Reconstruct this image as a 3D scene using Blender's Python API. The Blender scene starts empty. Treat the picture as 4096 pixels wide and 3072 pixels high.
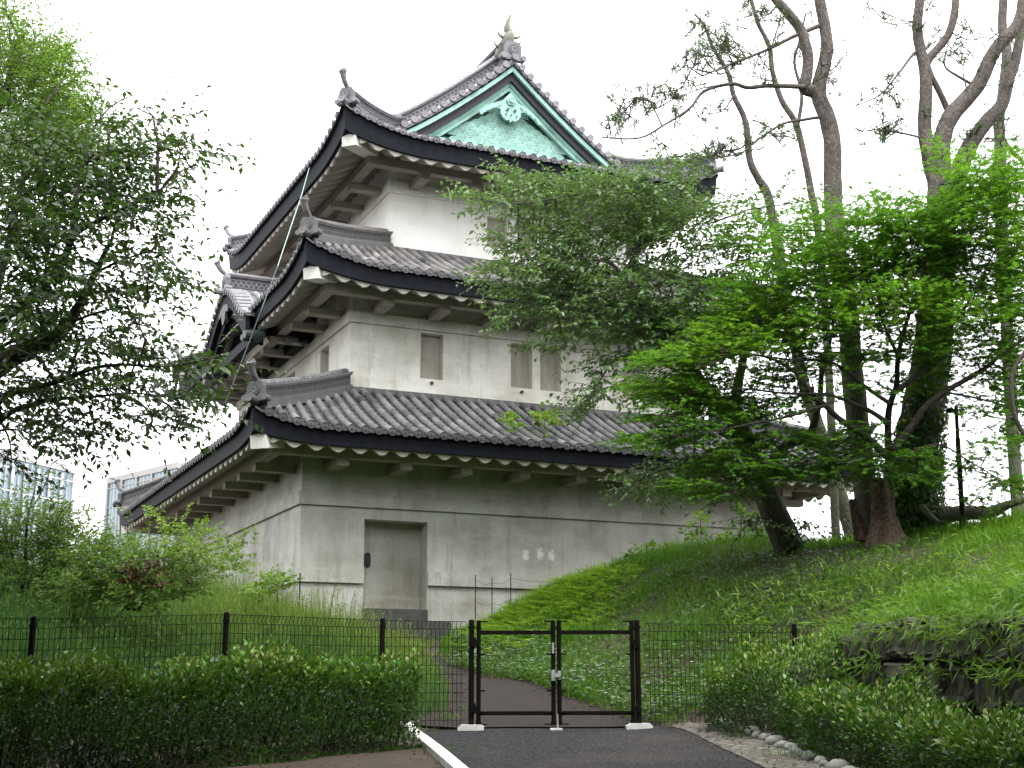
import bpy, math, random
import numpy as np
from mathutils import Matrix, Vector
R = math.radians
rng = np.random.default_rng(7)
random.seed(7)
sc = bpy.context.scene
col = sc.collection

# ---------------------------------------------------------------- camera, sky, sun
F_PX, PITCH, ROLL = 5368.4, 0.2252, 0.002
cam_d = bpy.data.cameras.new('camera')
cam_d.sensor_width = 36.0
cam_d.lens = 36.0 * F_PX / 4096.0
cam_d.clip_end = 6000
cam_d.clip_start = 0.05
cam = bpy.data.objects.new('camera', cam_d)
col.objects.link(cam)
cam.matrix_world = Matrix.Rotation(math.pi / 2 + PITCH, 4, 'X') @ Matrix.Rotation(-ROLL, 4, 'Z')
sc.camera = cam

SUN_DIR = Vector((0.30, -0.60, 1.25)).normalized()
world = bpy.data.worlds.new('World')
sc.world = world
world.use_nodes = True
wn = world.node_tree
bg = wn.nodes['Background']
sky = wn.nodes.new('ShaderNodeTexSky')
sky.sky_type = 'NISHITA'
sky.sun_disc = False
sky.sun_elevation = math.asin(SUN_DIR.z)
sky.sun_rotation = math.atan2(SUN_DIR.x, SUN_DIR.y)
sky.dust_density = 6.0
sky.air_density = 1.0
hs = wn.nodes.new('ShaderNodeHueSaturation')          # an overcast sky is nearly colourless
hs.inputs['Saturation'].default_value = 0.10
wn.links.new(sky.outputs[0], hs.inputs['Color'])
cl = wn.nodes.new('ShaderNodeMix'); cl.data_type = 'RGBA'   # even cloud cover in front of the clear sky
cl.inputs[0].default_value = 0.75
wn.links.new(hs.outputs[0], cl.inputs[6]); cl.inputs[7].default_value = (5.6, 5.65, 5.75, 1)
wn.links.new(cl.outputs[2], bg.inputs['Color'])
bg.inputs['Strength'].default_value = 0.15
sun_d = bpy.data.lights.new('sun', 'SUN')
sun_d.energy = 0.6
sun_d.angle = R(25)
sun_d.color = (1.0, 0.97, 0.92)
sun = bpy.data.objects.new('sun', sun_d)
col.objects.link(sun)
sun.rotation_euler = SUN_DIR.to_track_quat('Z', 'Y').to_euler()
sc.view_settings.view_transform = 'Standard'
sc.view_settings.look = 'None'
sc.view_settings.gamma = 1.0
sc.view_settings.exposure = 2.2
sc.cycles.max_bounces = 8
sc.cycles.transparent_max_bounces = 8

# ---------------------------------------------------------------- surveying: where a mark on the 2212-wide photo stands at depth Y
CP, SP = math.cos(PITCH), math.sin(PITCH)
def ray(x, y):
    a, b = x * 1.85172 - 2048, 1536 - y * 1.85172
    xx = (a + b * ROLL) / F_PX
    yy = (b - a * ROLL) / F_PX
    return np.array([xx, CP - yy * SP, SP + yy * CP])
def PT(x, y, Y):
    r = ray(x, y)
    return r * (Y / r[1])
def MPP(x, y, Y):                      # metres for one such pixel
    r = ray(x, y)
    return Y / r[1] * 1.85172 / F_PX
TH = 0.4303
X0, Y0 = -4.1113, 26.0
CT, ST = math.cos(TH), math.sin(TH)
def loc2w(u, v, z):
    return np.array([X0 + u * CT - v * ST, Y0 + u * ST + v * CT, z])

# ---------------------------------------------------------------- helpers
def tag(o, label=None, cat=None, group=None, kind=None):
    if label: o['label'] = label
    if cat: o['category'] = cat
    if group: o['group'] = group
    if kind: o['kind'] = kind
    return o
def empty(name, loc, rz=0.0):
    o = bpy.data.objects.new(name, None)
    o.location = loc
    o.rotation_euler = (0, 0, rz)
    o.empty_display_size = 0.3
    col.objects.link(o)
    return o

class MB:
    def __init__(s):
        s.v = []; s.f = []; s.t = []; s.tint = 0.5
    def add(s, vs, fs):
        b = len(s.v)
        s.v.extend([tuple(map(float, p)) for p in vs])
        s.t.extend([s.tint] * len(vs))
        s.f.extend([tuple(i + b for i in f) for f in fs])
    def quad(s, a, b, c, d):
        s.add([a, b, c, d], [(0, 1, 2, 3)])
    def box(s, x0, x1, y0, y1, z0, z1):
        s.add([(x0, y0, z0), (x1, y0, z0), (x1, y1, z0), (x0, y1, z0), (x0, y0, z1), (x1, y0, z1), (x1, y1, z1), (x0, y1, z1)],
              [(0, 3, 2, 1), (4, 5, 6, 7), (0, 1, 5, 4), (1, 2, 6, 5), (2, 3, 7, 6), (3, 0, 4, 7)])
    def bar(s, p, q, w, h, up=(0, 0, 1)):              # box beam from p to q, section w x h centred on the line
        p, q, up = Vector(p), Vector(q), Vector(up)
        d = (q - p).normalized()
        sd = d.cross(up)
        if sd.length < 1e-5: sd = d.cross(Vector((0, 1, 0)))
        sd.normalize(); u2 = sd.cross(d).normalized()
        a, b = sd * w / 2, u2 * h / 2
        vs = [p - a - b, p + a - b, p + a + b, p - a + b, q - a - b, q + a - b, q + a + b, q - a + b]
        s.add(vs, [(0, 1, 2, 3), (7, 6, 5, 4), (0, 4, 5, 1), (1, 5, 6, 2), (2, 6, 7, 3), (3, 7, 4, 0)])
    def ribbon(s, A, B, C=None, D=None):               # skin between polylines; with C, D a closed strip of 4 rails
        rails = [A, B] if C is None else [A, B, C, D]
        n, m = len(A), len(rails)
        vs = [r[i] for i in range(n) for r in rails]
        fs = []
        for i in range(n - 1):
            for k in range(m if m > 2 else 1):
                k2 = (k + 1) % m
                fs.append((i * m + k, i * m + k2, (i + 1) * m + k2, (i + 1) * m + k))
        if m > 2:
            fs.append(tuple(range(m))[::-1]); fs.append(tuple((n - 1) * m + k for k in range(m)))
        s.add(vs, fs)
    def tube(s, pts, rad, n=8, cap=True, jit=0.0):
        pts = [Vector(p) for p in pts]
        if not hasattr(rad, '__len__'): rad = [rad] * len(pts)
        vs = []; ref = None
        for i, p in enumerate(pts):
            d = (pts[min(i + 1, len(pts) - 1)] - pts[max(i - 1, 0)]).normalized()
            if ref is None:
                ref = Vector((0, 0, 1)) if abs(d.z) < .9 else Vector((1, 0, 0))
            a = d.cross(ref).normalized(); b = a.cross(d).normalized(); ref = b
            for k in range(n):
                t = 2 * math.pi * k / n
                rr = rad[i] * (1 + (random.uniform(-jit, jit) if jit else 0))
                vs.append(p + a * math.cos(t) * rr + b * math.sin(t) * rr)
        fs = [(i * n + k, i * n + (k + 1) % n, (i + 1) * n + (k + 1) % n, (i + 1) * n + k) for i in range(len(pts) - 1) for k in range(n)]
        if cap:
            fs.append(tuple(range(n))[::-1]); fs.append(tuple((len(pts) - 1) * n + k for k in range(n)))
        s.add(vs, fs)
    def disc(s, c, nrm, r, n=12):                      # roof tile end: rim, sunk face, boss
        c, d = Vector(c), Vector(nrm).normalized()
        ref = Vector((0, 0, 1)) if abs(d.z) < .9 else Vector((1, 0, 0))
        a = d.cross(ref).normalized(); b = a.cross(d)
        def ring(rr, off): return [c + d * off + a * math.cos(2 * math.pi * k / n) * rr + b * math.sin(2 * math.pi * k / n) * rr for k in range(n)]
        rings = [ring(r, -.05), ring(r, 0), ring(r * .80, 0), ring(r * .76, -.014), ring(r * .42, -.014), ring(r * .36, -.004)]
        vs = [p for q in rings for p in q]
        fs = [(j * n + k, j * n + (k + 1) % n, (j + 1) * n + (k + 1) % n, (j + 1) * n + k) for j in range(5) for k in range(n)]
        fs.append(tuple(5 * n + k for k in range(n)))
        s.add(vs, fs)
    def prism(s, outline, org, ax, ay, an, th):        # closed outline (x,y) extruded by th along an
        org, ax, ay, an = Vector(org), Vector(ax), Vector(ay), Vector(an)
        n = len(outline)
        f = [org + ax * x + ay * y for x, y in outline]
        bk = [p - an * th for p in f]
        fs = [tuple(range(n)), tuple(range(2 * n - 1, n - 1, -1))] + [(k, n + k, n + (k + 1) % n, (k + 1) % n) for k in range(n)]
        s.add(f + bk, fs)
    def build(s, name, mat, parent=None, smooth=False, off=(0, 0, 0)):
        me = bpy.data.meshes.new(name)
        vs = [(x + off[0], y + off[1], z + off[2]) for x, y, z in s.v] if any(off) else s.v
        me.from_pydata(vs, [], s.f)
        at = me.attributes.new('tint', 'FLOAT', 'POINT')
        at.data.foreach_set('value', np.array(s.t, np.float32))
        if smooth: me.polygons.foreach_set('use_smooth', [True] * len(me.polygons))
        me.materials.append(mat)
        o = bpy.data.objects.new(name, me)
        col.objects.link(o)
        if parent: o.parent = parent
        return o

def np_mesh(name, V, Q, tint, mat, parent=None, smooth=False):
    V = np.ascontiguousarray(V, np.float32); Q = np.ascontiguousarray(Q, np.int32)
    me = bpy.data.meshes.new(name)
    me.vertices.add(len(V)); me.vertices.foreach_set('co', V.ravel())
    k = Q.shape[1]
    me.loops.add(Q.size); me.loops.foreach_set('vertex_index', Q.ravel())
    me.polygons.add(len(Q)); me.polygons.foreach_set('loop_start', np.arange(0, Q.size, k, dtype=np.int32))
    if smooth: me.polygons.foreach_set('use_smooth', np.ones(len(Q), bool))
    at = me.attributes.new('tint', 'FLOAT', 'POINT')
    at.data.foreach_set('value', np.ascontiguousarray(tint, np.float32))
    me.materials.append(mat)
    me.update(calc_edges=True)
    o = bpy.data.objects.new(name, me)
    col.objects.link(o)
    if parent:
        o.parent = parent
        o.matrix_parent_inverse = Matrix.Translation(-Vector(parent.location)) if parent.rotation_euler.z == 0 else parent.matrix_basis.inverted()
    return o

def unit(a):
    return a / np.maximum(np.linalg.norm(a, axis=-1, keepdims=True), 1e-9)

# ---------------------------------------------------------------- materials
def mat(name):
    m = bpy.data.materials.new(name); m.use_nodes = True
    nt = m.node_tree
    return m, nt, nt.nodes['Principled BSDF'], nt.nodes, nt.links
def ramp(nt, src, stops):
    r = nt.nodes.new('ShaderNodeValToRGB')
    while len(r.color_ramp.elements) < len(stops): r.color_ramp.elements.new(0.5)
    for e, (p, c) in zip(r.color_ramp.elements, stops):
        e.position = p; e.color = (*c, 1) if len(c) == 3 else c
    nt.links.new(src, r.inputs[0])
    return r.outputs[0]
def noise(nt, scale, detail=6, rough=.6, vec=None, stretch=None):
    n = nt.nodes.new('ShaderNodeTexNoise')
    n.inputs['Scale'].default_value = scale; n.inputs['Detail'].default_value = detail; n.inputs['Roughness'].default_value = rough
    if vec is None:
        tc = nt.nodes.new('ShaderNodeTexCoord'); vec = tc.outputs['Object']
    if stretch:
        mp = nt.nodes.new('ShaderNodeMapping'); mp.inputs['Scale'].default_value = stretch
        nt.links.new(vec, mp.inputs[0]); vec = mp.outputs[0]
    nt.links.new(vec, n.inputs['Vector'])
    return n.outputs['Fac']
def mix(nt, fac, a, b, mode='MIX'):
    m = nt.nodes.new('ShaderNodeMix'); m.data_type = 'RGBA'; m.blend_type = mode
    for s, i in ((fac, 0), (a, 6), (b, 7)):
        if hasattr(s, 'is_linked'): nt.links.new(s, m.inputs[i])
        elif i == 0: m.inputs[0].default_value = s
        else: m.inputs[i].default_value = (*s, 1)
    return m.outputs[2]
def bump(nt, b, h, strength=.3, dist=.02):
    n = nt.nodes.new('ShaderNodeBump'); n.inputs['Strength'].default_value = strength; n.inputs['Distance'].default_value = dist
    nt.links.new(h, n.inputs['Height']); nt.links.new(n.outputs[0], b.inputs['Normal'])
def attr(nt, name='tint'):
    a = nt.nodes.new('ShaderNodeAttribute'); a.attribute_name = name
    return a.outputs['Fac']
def simple(name, c, rough=.6, var=.15, scale=8, metal=0.0, bmp=.15):
    m, nt, b, N, L = mat(name)
    n = noise(nt, scale)
    lo = tuple(x * (1 - var) for x in c); hi = tuple(min(1, x * (1 + var)) for x in c)
    L.new(ramp(nt, n, [(.3, lo), (.7, hi)]), b.inputs['Base Color'])
    b.inputs['Roughness'].default_value = rough; b.inputs['Metallic'].default_value = metal
    if bmp: bump(nt, b, n, bmp, .01)
    return m
def plaster(name, c, dark, amount=.5, marks=False):
    m, nt, b, N, L = mat(name)
    big = noise(nt, .9, 8, .65)
    streak = noise(nt, 1.4, 7, .7, stretch=(3.0, 3.0, .35))
    wipe = noise(nt, 1.1, 6, .62, stretch=(.6, .6, 3.2))
    fine = noise(nt, 26, 4, .7)
    c1 = mix(nt, ramp(nt, big, [(.38, (0, 0, 0)), (.72, (amount,) * 3)]), c, dark)
    c2 = mix(nt, ramp(nt, streak, [(.52, (0, 0, 0)), (.78, (amount * .9,) * 3)]), c1, tuple(x * .8 for x in dark))
    c3 = mix(nt, ramp(nt, wipe, [(.5, (0, 0, 0)), (.75, (amount * .6,) * 3)]), c2, tuple(min(1, x * 1.12) for x in c))
    c4 = mix(nt, .14, c3, ramp(nt, fine, [(.35, (.25, .25, .25)), (.65, (.85, .85, .85))]), 'OVERLAY')
    out = c4
    if marks:                                          # three worn patches of whitewash beside the door
        tc = N.new('ShaderNodeTexCoord')
        for (u, z) in ((4.83, 1.66), (5.16, 1.71), (5.42, 1.68)):
            d = N.new('ShaderNodeVectorMath'); d.operation = 'SUBTRACT'
            L.new(tc.outputs['Object'], d.inputs[0]); d.inputs[1].default_value = (u, 0, z)
            s2 = N.new('ShaderNodeVectorMath'); s2.operation = 'MULTIPLY'; s2.inputs[1].default_value = (9.5, 1, 6.5)
            L.new(d.outputs[0], s2.inputs[0])
            ln = N.new('ShaderNodeVectorMath'); ln.operation = 'LENGTH'; L.new(s2.outputs[0], ln.inputs[0])
            ad = N.new('ShaderNodeMath'); ad.operation = 'MULTIPLY_ADD'
            L.new(noise(nt, 14, 4, .7), ad.inputs[0]); ad.inputs[1].default_value = 2.2; L.new(ln.outputs['Value'], ad.inputs[2])
            out = mix(nt, ramp(nt, ad.outputs[0], [(.55, (.8,) * 3), (.98, (0, 0, 0))]) if False else _inv(nt, ad.outputs[0]), out, (.9, .9, .88))
    L.new(out, b.inputs['Base Color'])
    b.inputs['Roughness'].default_value = .85
    bump(nt, b, fine, .12, .01)
    return m
def _inv(nt, s):
    mr = nt.nodes.new('ShaderNodeMapRange')
    mr.inputs['From Min'].default_value = 1.55; mr.inputs['From Max'].default_value = 2.0
    mr.inputs['To Min'].default_value = .5; mr.inputs['To Max'].default_value = 0
    nt.links.new(s, mr.inputs['Value'])
    return mr.outputs[0]
def tiles(name, stops, moss=0.0):
    m, nt, b, N, L = mat(name)
    t = attr(nt)
    c = ramp(nt, t, stops)
    n = noise(nt, 5, 6, .65)
    c = mix(nt, .45, c, ramp(nt, n, [(.3, (.22,) * 3), (.7, (.8,) * 3)]), 'OVERLAY')
    if moss:
        n2 = noise(nt, .8, 6, .7)
        c = mix(nt, ramp(nt, n2, [(.58, (0, 0, 0)), (.72, (moss,) * 3)]), c, (.10, .10, .045))
    L.new(c, b.inputs['Base Color'])
    b.inputs['Roughness'].default_value = .55
    bump(nt, b, noise(nt, 40, 3), .12, .006)
    return m
def leafmat(name, stops, rough=.5, trans=.35, tcol=None, spec=.2):
    m, nt, b, N, L = mat(name)
    c = ramp(nt, attr(nt), stops)
    L.new(c, b.inputs['Base Color'])
    b.inputs['Roughness'].default_value = rough
    b.inputs['Specular IOR Level'].default_value = spec
    tr = N.new('ShaderNodeBsdfTranslucent')
    tc = mix(nt, .6, c, tcol or (.25, .42, .04))
    L.new(tc, tr.inputs['Color'])
    ms = N.new('ShaderNodeMixShader'); ms.inputs[0].default_value = trans
    L.new(b.outputs[0], ms.inputs[1]); L.new(tr.outputs[0], ms.inputs[2])
    L.new(ms.outputs[0], N['Material Output'].inputs['Surface'])
    return m
def barkmat(name, c1, c2, scale=9, moss=None, mz=0, fade=1.5):
    m, nt, b, N, L = mat(name)
    vt = N.new('ShaderNodeTexVoronoi'); vt.feature = 'DISTANCE_TO_EDGE'; vt.inputs['Scale'].default_value = scale
    tc = N.new('ShaderNodeTexCoord'); mp = N.new('ShaderNodeMapping'); mp.inputs['Scale'].default_value = (1, 1, .45)
    L.new(tc.outputs['Object'], mp.inputs[0])
    nz = N.new('ShaderNodeTexNoise'); nz.inputs['Scale'].default_value = 5; L.new(mp.outputs[0], nz.inputs['Vector'])
    ad = N.new('ShaderNodeMix'); ad.data_type = 'RGBA'; ad.blend_type = 'ADD'; ad.inputs[0].default_value = .35
    L.new(mp.outputs[0], ad.inputs[6]); L.new(nz.outputs['Color'], ad.inputs[7]); L.new(ad.outputs[2], vt.inputs['Vector'])
    n = noise(nt, 3, 8, .7)
    c = ramp(nt, n, [(.3, c1), (.7, c2)])
    c = mix(nt, ramp(nt, vt.outputs['Distance'], [(.0, (.75,) * 3), (.12, (0, 0, 0))]), c, tuple(x * .35 for x in c1))
    if moss:
        sep = N.new('ShaderNodeSeparateXYZ'); L.new(tc.outputs['Object'], sep.inputs[0])
        mr = N.new('ShaderNodeMapRange'); mr.inputs['From Min'].default_value = mz; mr.inputs['From Max'].default_value = mz + fade
        mr.inputs['To Min'].default_value = .5; mr.inputs['To Max'].default_value = 0
        L.new(sep.outputs['Z'], mr.inputs['Value'])
        mm = N.new('ShaderNodeMath'); mm.operation = 'MULTIPLY'; L.new(mr.outputs[0], mm.inputs[0])
        L.new(ramp(nt, noise(nt, 2.2, 6), [(.35, (0, 0, 0)), (.6, (1, 1, 1))]), mm.inputs[1])
        c = mix(nt, mm.outputs[0], c, moss)
    L.new(c, b.inputs['Base Color'])
    b.inputs['Roughness'].default_value = .9
    bump(nt, b, vt.outputs['Distance'], .8, .03)
    return m

M = {}
M['wall1'] = plaster('aged_plaster_shaded', (.44, .44, .41), (.21, .205, .16), .95, marks=True)  # storey tones step paler upwards, putting the light at each height into the colour
M['wall2'] = plaster('aged_plaster_half_lit', (.62, .61, .56), (.33, .31, .25), .9)
M['wall3'] = plaster('aged_plaster_lit', (.82, .81, .78), (.60, .57, .50), .6)
M['shutter'] = plaster('shutter_plaster', (.36, .335, .29), (.22, .195, .16), .8)
M['soffit'] = plaster('soffit_plaster', (.30, .275, .235), (.18, .16, .13), .6)  # dingy plaster, darkened further for the dimness under the eaves
M['rafter_end'] = plaster('beam_end_plaster', (.44, .425, .38), (.26, .245, .20), .7)
M['beam_end'] = plaster('pale_beam_plaster', (.64, .63, .59), (.42, .40, .34), .5)
M['tile1'] = tiles('weathered_roof_tile_low', [(0, (.022, .022, .025)), (.5, (.078, .078, .083)), (1, (.135, .132, .13))], moss=.5)
M['tile2'] = tiles('weathered_roof_tile_mid', [(0, (.025, .025, .028)), (.5, (.105, .10, .10)), (1, (.18, .172, .165))], moss=.2)
M['tile3'] = tiles('weathered_roof_tile_high', [(0, (.035, .034, .042)), (.5, (.15, .145, .16)), (1, (.27, .26, .28))])
M['fascia'] = simple('dark_copper_fascia', (.0075, .0085, .0135), .7, .35, 3)
M['fascia'].node_tree.nodes['Principled BSDF'].inputs['Specular IOR Level'].default_value = .12
M['copper'] = simple('verdigris_copper', (.245, .435, .375), .7, .3, 3.0)
M['copper_shade'] = simple('groove_shade_copper', (.085, .17, .145), .7, .25, 5)  # copper darkened in colour to stand for shade in the recesses
M['copper_dark'] = simple('dark_verdigris_copper', (.035, .05, .048), .6, .3, 6)
M['gap'] = simple('shadow_gap_board', (.012, .012, .018), .7, .2)  # dark board, its black also standing for shadow under the overhang
M['fish'] = simple('weathered_bronze', (.17, .17, .14), .55, .25, 10)
M['stone_step'] = simple('dark_step_stone', (.05, .05, .047), .9, .3, 6, bmp=.4)
M['iron'] = simple('black_iron', (.012, .012, .014), .5, .2)
M['paint'] = simple('dark_brown_enamel', (.005, .0038, .0033), .5, .2, 20, bmp=.03)
M['paint'].node_tree.nodes['Principled BSDF'].inputs['Specular IOR Level'].default_value = .12
M['steel'] = simple('galvanised_steel', (.45, .46, .47), .45, .15, 30, metal=.6, bmp=.03)
M['wire'] = simple('dark_green_wire', (.005, .006, .005), .6, .1, 30, bmp=0)
M['wire'].node_tree.nodes['Principled BSDF'].inputs['Specular IOR Level'].default_value = .08
M['cable'] = simple('green_cable', (.30, .40, .36), .6, .1)
M['concrete'] = simple('pale_concrete', (.50, .50, .47), .9, .22, 18, bmp=.25)
M['cobble'] = simple('grey_cobble', (.17, .17, .155), .85, .3, 9, bmp=.3)
M['block'] = barkmat('dark_wall_stone', (.030, .025, .019), (.078, .066, .052), 5, (.03, .045, .012), .15, 1.2)
M['joint'] = simple('dark_joint_soil', (.02, .018, .014), 1, .3)

# ---------------------------------------------------------------- ground
GY = 15.5
LOW = [(0, 0, -1.62), (-6, 0, -1.66), (6, 0, -1.5), (0, -25, -1.6), (25, -5, -1.4), (-25, 0, -1.7), (0, 5, -1.24), (3, 5, -1.2), (-4, 6, -1.2),
       (0, 8, -1.0), (4, 8, -.95), (-4, 8, -1.02), (0, 11, -.76), (1.9, 11, -.76), (-1.5, 11, -.78), (-4, 10.5, -.82), (0, 13.4, -.58), (1.5, 13.4, -.57),
       (3.6, 11, -.66), (5, 10, -.7), (3.2, 13.4, -.45), (-1.6, 13, -.58), (-3.5, 11.8, -.66), (0, GY, -.42), (1.4, GY, -.42), (-.6, GY, -.43), (2.4, 15.4, -.33), (3.3, 15.5, -.2)]
def q(x, y, Y, dz=0.0):
    p = PT(x, y, Y); return (p[0], p[1], p[2] + dz)
HIGH = [(0, GY, -.42), (1.4, GY, -.41), (-.6, GY, -.43), (-1.44, 15.1, -.42), (-2.86, 13.6, -.5), (-4.4, 12.5, -.54), (-7, 11.5, -.6), (-12, 10, -.9),
        q(1040, 1472, 19.7), q(1200, 1516, 17.6), q(1370, 1572, 15.9), q(975, 1442, 21.1), (-1.4, 24, .66), (-1.7, 26.2, .90), (-.2, 26, 1.15), (-.6, 17, -.2), (-1.05, 19, .10), (-1.7, 21, .42),
        (-2.0, 18.5, .16), (-3, 22, .85), (-3.4, 24.6, 1.1), (-4.4, 25.3, 1.28), (-5, 23, 1.30), (-6.5, 24.5, 1.65), (-6.6, 20, 1.0), (-7, 17, .45), (-8.5, 20, 1.3), (-10, 23, 1.75), (-12, 28, 1.7), (-8.5, 29, 1.6), (-4, 17, -.1), (-14, 20, 1.3),
        q(1100, 1322, 25), q(1200, 1268, 25.2), q(1350, 1215, 25.3), q(1500, 1180, 25.3), q(1640, 1162, 24.6), q(1740, 1188, 23.5), q(1850, 1174, 23), q(1950, 1160, 22), q(2100, 1138, 21.5), q(2212, 1126, 21), q(2330, 1110, 20.5),
        (2.0, 17.2, .05), (3.3, 16.2, .05), (3.4, 18, .75), (1.2, 19.5, .55), (1.0, 22, 1.05), (3.0, 21.5, 1.75), (5, 19.5, 1.75), (4.2, 16.6, .55),
        q(1850, 1352, 14.4), q(2000, 1356, 13.0), q(2212, 1350, 11.5), (5.2, 9.5, .6), (7, 12, 1.2), (10, 14, 2.2), (9, 8, 1.4), (12, 20, 3.2), (6, 28, 2.2), (3, 29, 1.8), (10, 30, 2.3), (0, 30, 1.4), (6, 4, .2), (14, 5, 1.5), (-4, 34, 1.3), (6, 38, 1.5)]
class RBF:
    def __init__(s, pts, lam=.02):
        P = np.array(pts, float); s.c = P[:, :2]; n = len(P)
        d = np.linalg.norm(s.c[:, None] - s.c[None], axis=2)
        A = np.zeros((n + 3, n + 3)); A[:n, :n] = s.k(d) - lam * np.eye(n); A[:n, n] = 1; A[:n, n + 1:] = s.c; A[n, :n] = 1; A[n + 1:, :n] = s.c.T
        s.w = np.linalg.solve(A, np.concatenate([P[:, 2], np.zeros(3)]))
    @staticmethod
    def k(d): return d
    def __call__(s, X, Y):
        X = np.asarray(X, float); sh = X.shape; q_ = np.stack([X.ravel(), np.asarray(Y, float).ravel()], 1)
        out = np.empty(len(q_))
        for i in range(0, len(q_), 50000):
            b = q_[i:i + 50000]
            d = np.linalg.norm(b[:, None] - s.c[None], axis=2)
            out[i:i + 50000] = s.k(d) @ s.w[:-3] + s.w[-3] + b @ s.w[-2:]
        return out.reshape(sh)
LOWF, HIGHF = RBF(LOW), RBF(HIGH)
# the line where the low forecourt ends: left fence, gate, right fence, then the stone wall
LINE = np.array([(-14, 10.0), (-7, 11.4), (-4.4, 12.5), (-2.86, 13.6), (-1.44, 15.1), (-.47, GY), (1.45, GY), (3.0, 15.55), (3.45, 14.9), (4.25, 11.6), (4.85, 9.0), (5.6, 5.5), (7, 0), (9, -8)])
def side(X, Y):                                        # signed distance to that line, positive on the castle's side
    X = np.asarray(X, float); Y = np.asarray(Y, float)
    best = np.full(X.shape, 1e9); sg = np.ones(X.shape)
    for (ax, ay), (bx, by) in zip(LINE[:-1], LINE[1:]):
        dx, dy = bx - ax, by - ay
        t = np.clip(((X - ax) * dx + (Y - ay) * dy) / (dx * dx + dy * dy), 0, 1)
        d = np.hypot(X - ax - t * dx, Y - ay - t * dy)
        c = dx * (Y - ay) - dy * (X - ax)
        m = d < best - 1e-9
        best = np.where(m, d, best); sg = np.where(m, np.sign(c), sg)
    return best * sg
def H(X, Y):
    X = np.asarray(X, float); Y = np.asarray(Y, float)
    sd = side(X, Y)
    w = np.clip((sd + .0) / .30, 0, 1)
    z = LOWF(X, Y) * (1 - w) + HIGHF(X, Y) * w
    r = np.hypot(X, Y - 16)
    f = np.clip((r - 22) / 25, 0, 1); f = f * f * (3 - 2 * f)
    far = np.where(Y < 5, -1.5, 1.2)
    return z * (1 - f) + far * f

def axis_samples(lo, hi, step, reach):
    a = list(np.arange(lo, hi + 1e-6, step)); s = step
    x = hi
    while x < reach: s *= 1.35; x += s; a.append(x)
    x = lo; s = step
    while x > -reach: s *= 1.35; x -= s; a.insert(0, x)
    return np.array(a)
gx = axis_samples(-13, 13, .14, 3000); gy = axis_samples(3, 33, .14, 3000)
GX, GYY = np.meshgrid(gx, gy)
GZ = H(GX, GYY)
near = (np.abs(GX) < 13) & (GYY > 16) & (GYY < 32)
GZ = GZ + np.where(near, .010 * np.sin(GX * 2.3 + GYY) * np.sin(GYY * 1.9 - GX * .7), 0)
nx_, ny_ = len(gx), len(gy)
idx = np.arange(nx_ * ny_).reshape(ny_, nx_)
Q = np.stack([idx[:-1, :-1].ravel(), idx[:-1, 1:].ravel(), idx[1:, 1:].ravel(), idx[1:, :-1].ravel()], 1)
m, nt, b, N, L = mat('soil')
n1 = noise(nt, 1.3, 8, .7); n2 = noise(nt, 30, 5, .7)
c = ramp(nt, n1, [(.3, (.016, .012, .007)), (.52, (.040, .027, .017)), (.75, (.020, .024, .009))])
c = mix(nt, .5, c, ramp(nt, n2, [(.3, (.25,) * 3), (.7, (.8,) * 3)]), 'OVERLAY')
L.new(c, b.inputs['Base Color']); b.inputs['Roughness'].default_value = 1; bump(nt, b, n2, .5, .03)
M['soil'] = m
ground = tag(np_mesh('ground', np.stack([GX, GYY, GZ], -1).reshape(-1, 3), Q, np.zeros(nx_ * ny_), M['soil'], smooth=True), kind='structure')

def sheet(name, left, right, lift, mt, n=60, cross=8):    # a paved strip between two plan polylines, draped on the ground
    def resamp(P):
        P = np.array(P, float); d = np.r_[0, np.cumsum(np.hypot(*np.diff(P, axis=0).T))]
        t = np.linspace(0, d[-1], n)
        return np.stack([np.interp(t, d, P[:, 0]), np.interp(t, d, P[:, 1])], 1)
    A, B = resamp(left), resamp(right)
    w = np.linspace(0, 1, cross)[None, :, None]
    G = A[:, None] * (1 - w) + B[:, None] * w
    Z = H(G[..., 0], G[..., 1]) + lift
    V = np.concatenate([G, Z[..., None]], -1).reshape(-1, 3)
    ii = np.arange(n * cross).reshape(n, cross)
    Qd = np.stack([ii[:-1, :-1].ravel(), ii[:-1, 1:].ravel(), ii[1:, 1:].ravel(), ii[1:, :-1].ravel()], 1)
    return np_mesh(name, V, Qd, np.zeros(len(V)), mt, smooth=True)
m, nt, b, N, L = mat('asphalt')
n1 = noise(nt, 34, 4, .85); n2 = noise(nt, .8, 6, .6); b.inputs['Specular IOR Level'].default_value = .12
c = ramp(nt, n1, [(.34, (.006, .006, .007)), (.52, (.019, .019, .0205)), (.70, (.085, .085, .088))])
c = mix(nt, ramp(nt, n2, [(.45, (0, 0, 0)), (.75, (.35,) * 3)]), c, (.075, .06, .05))
L.new(c, b.inputs['Base Color']); b.inputs['Roughness'].default_value = 1; bump(nt, b, n1, .7, .015)
M['asphalt'] = m
def g2(x, y, Y): p = PT(x, y, Y); return (p[0], p[1])
def ground_at(x, y):                                    # where the line of sight of a photo mark meets the ground
    r = ray(x, y); lo, hi = 4.0, 30.0
    ys = np.linspace(lo, hi, 400); P = r[None] * (ys / r[1])[:, None]
    h = P[:, 2] - H(P[:, 0], P[:, 1])
    k = np.argmax(h < 0)
    return P[k] if (h < 0).any() else P[-1]
kl = [ground_at(897, 1583), ground_at(940, 1618), ground_at(990, 1657)]
kr = [ground_at(1478, 1580), ground_at(1560, 1622), ground_at(1640, 1657)]
def ext(a, b, t): return (b[0] + (b[0] - a[0]) * t, b[1] + (b[1] - a[1]) * t)
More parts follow.
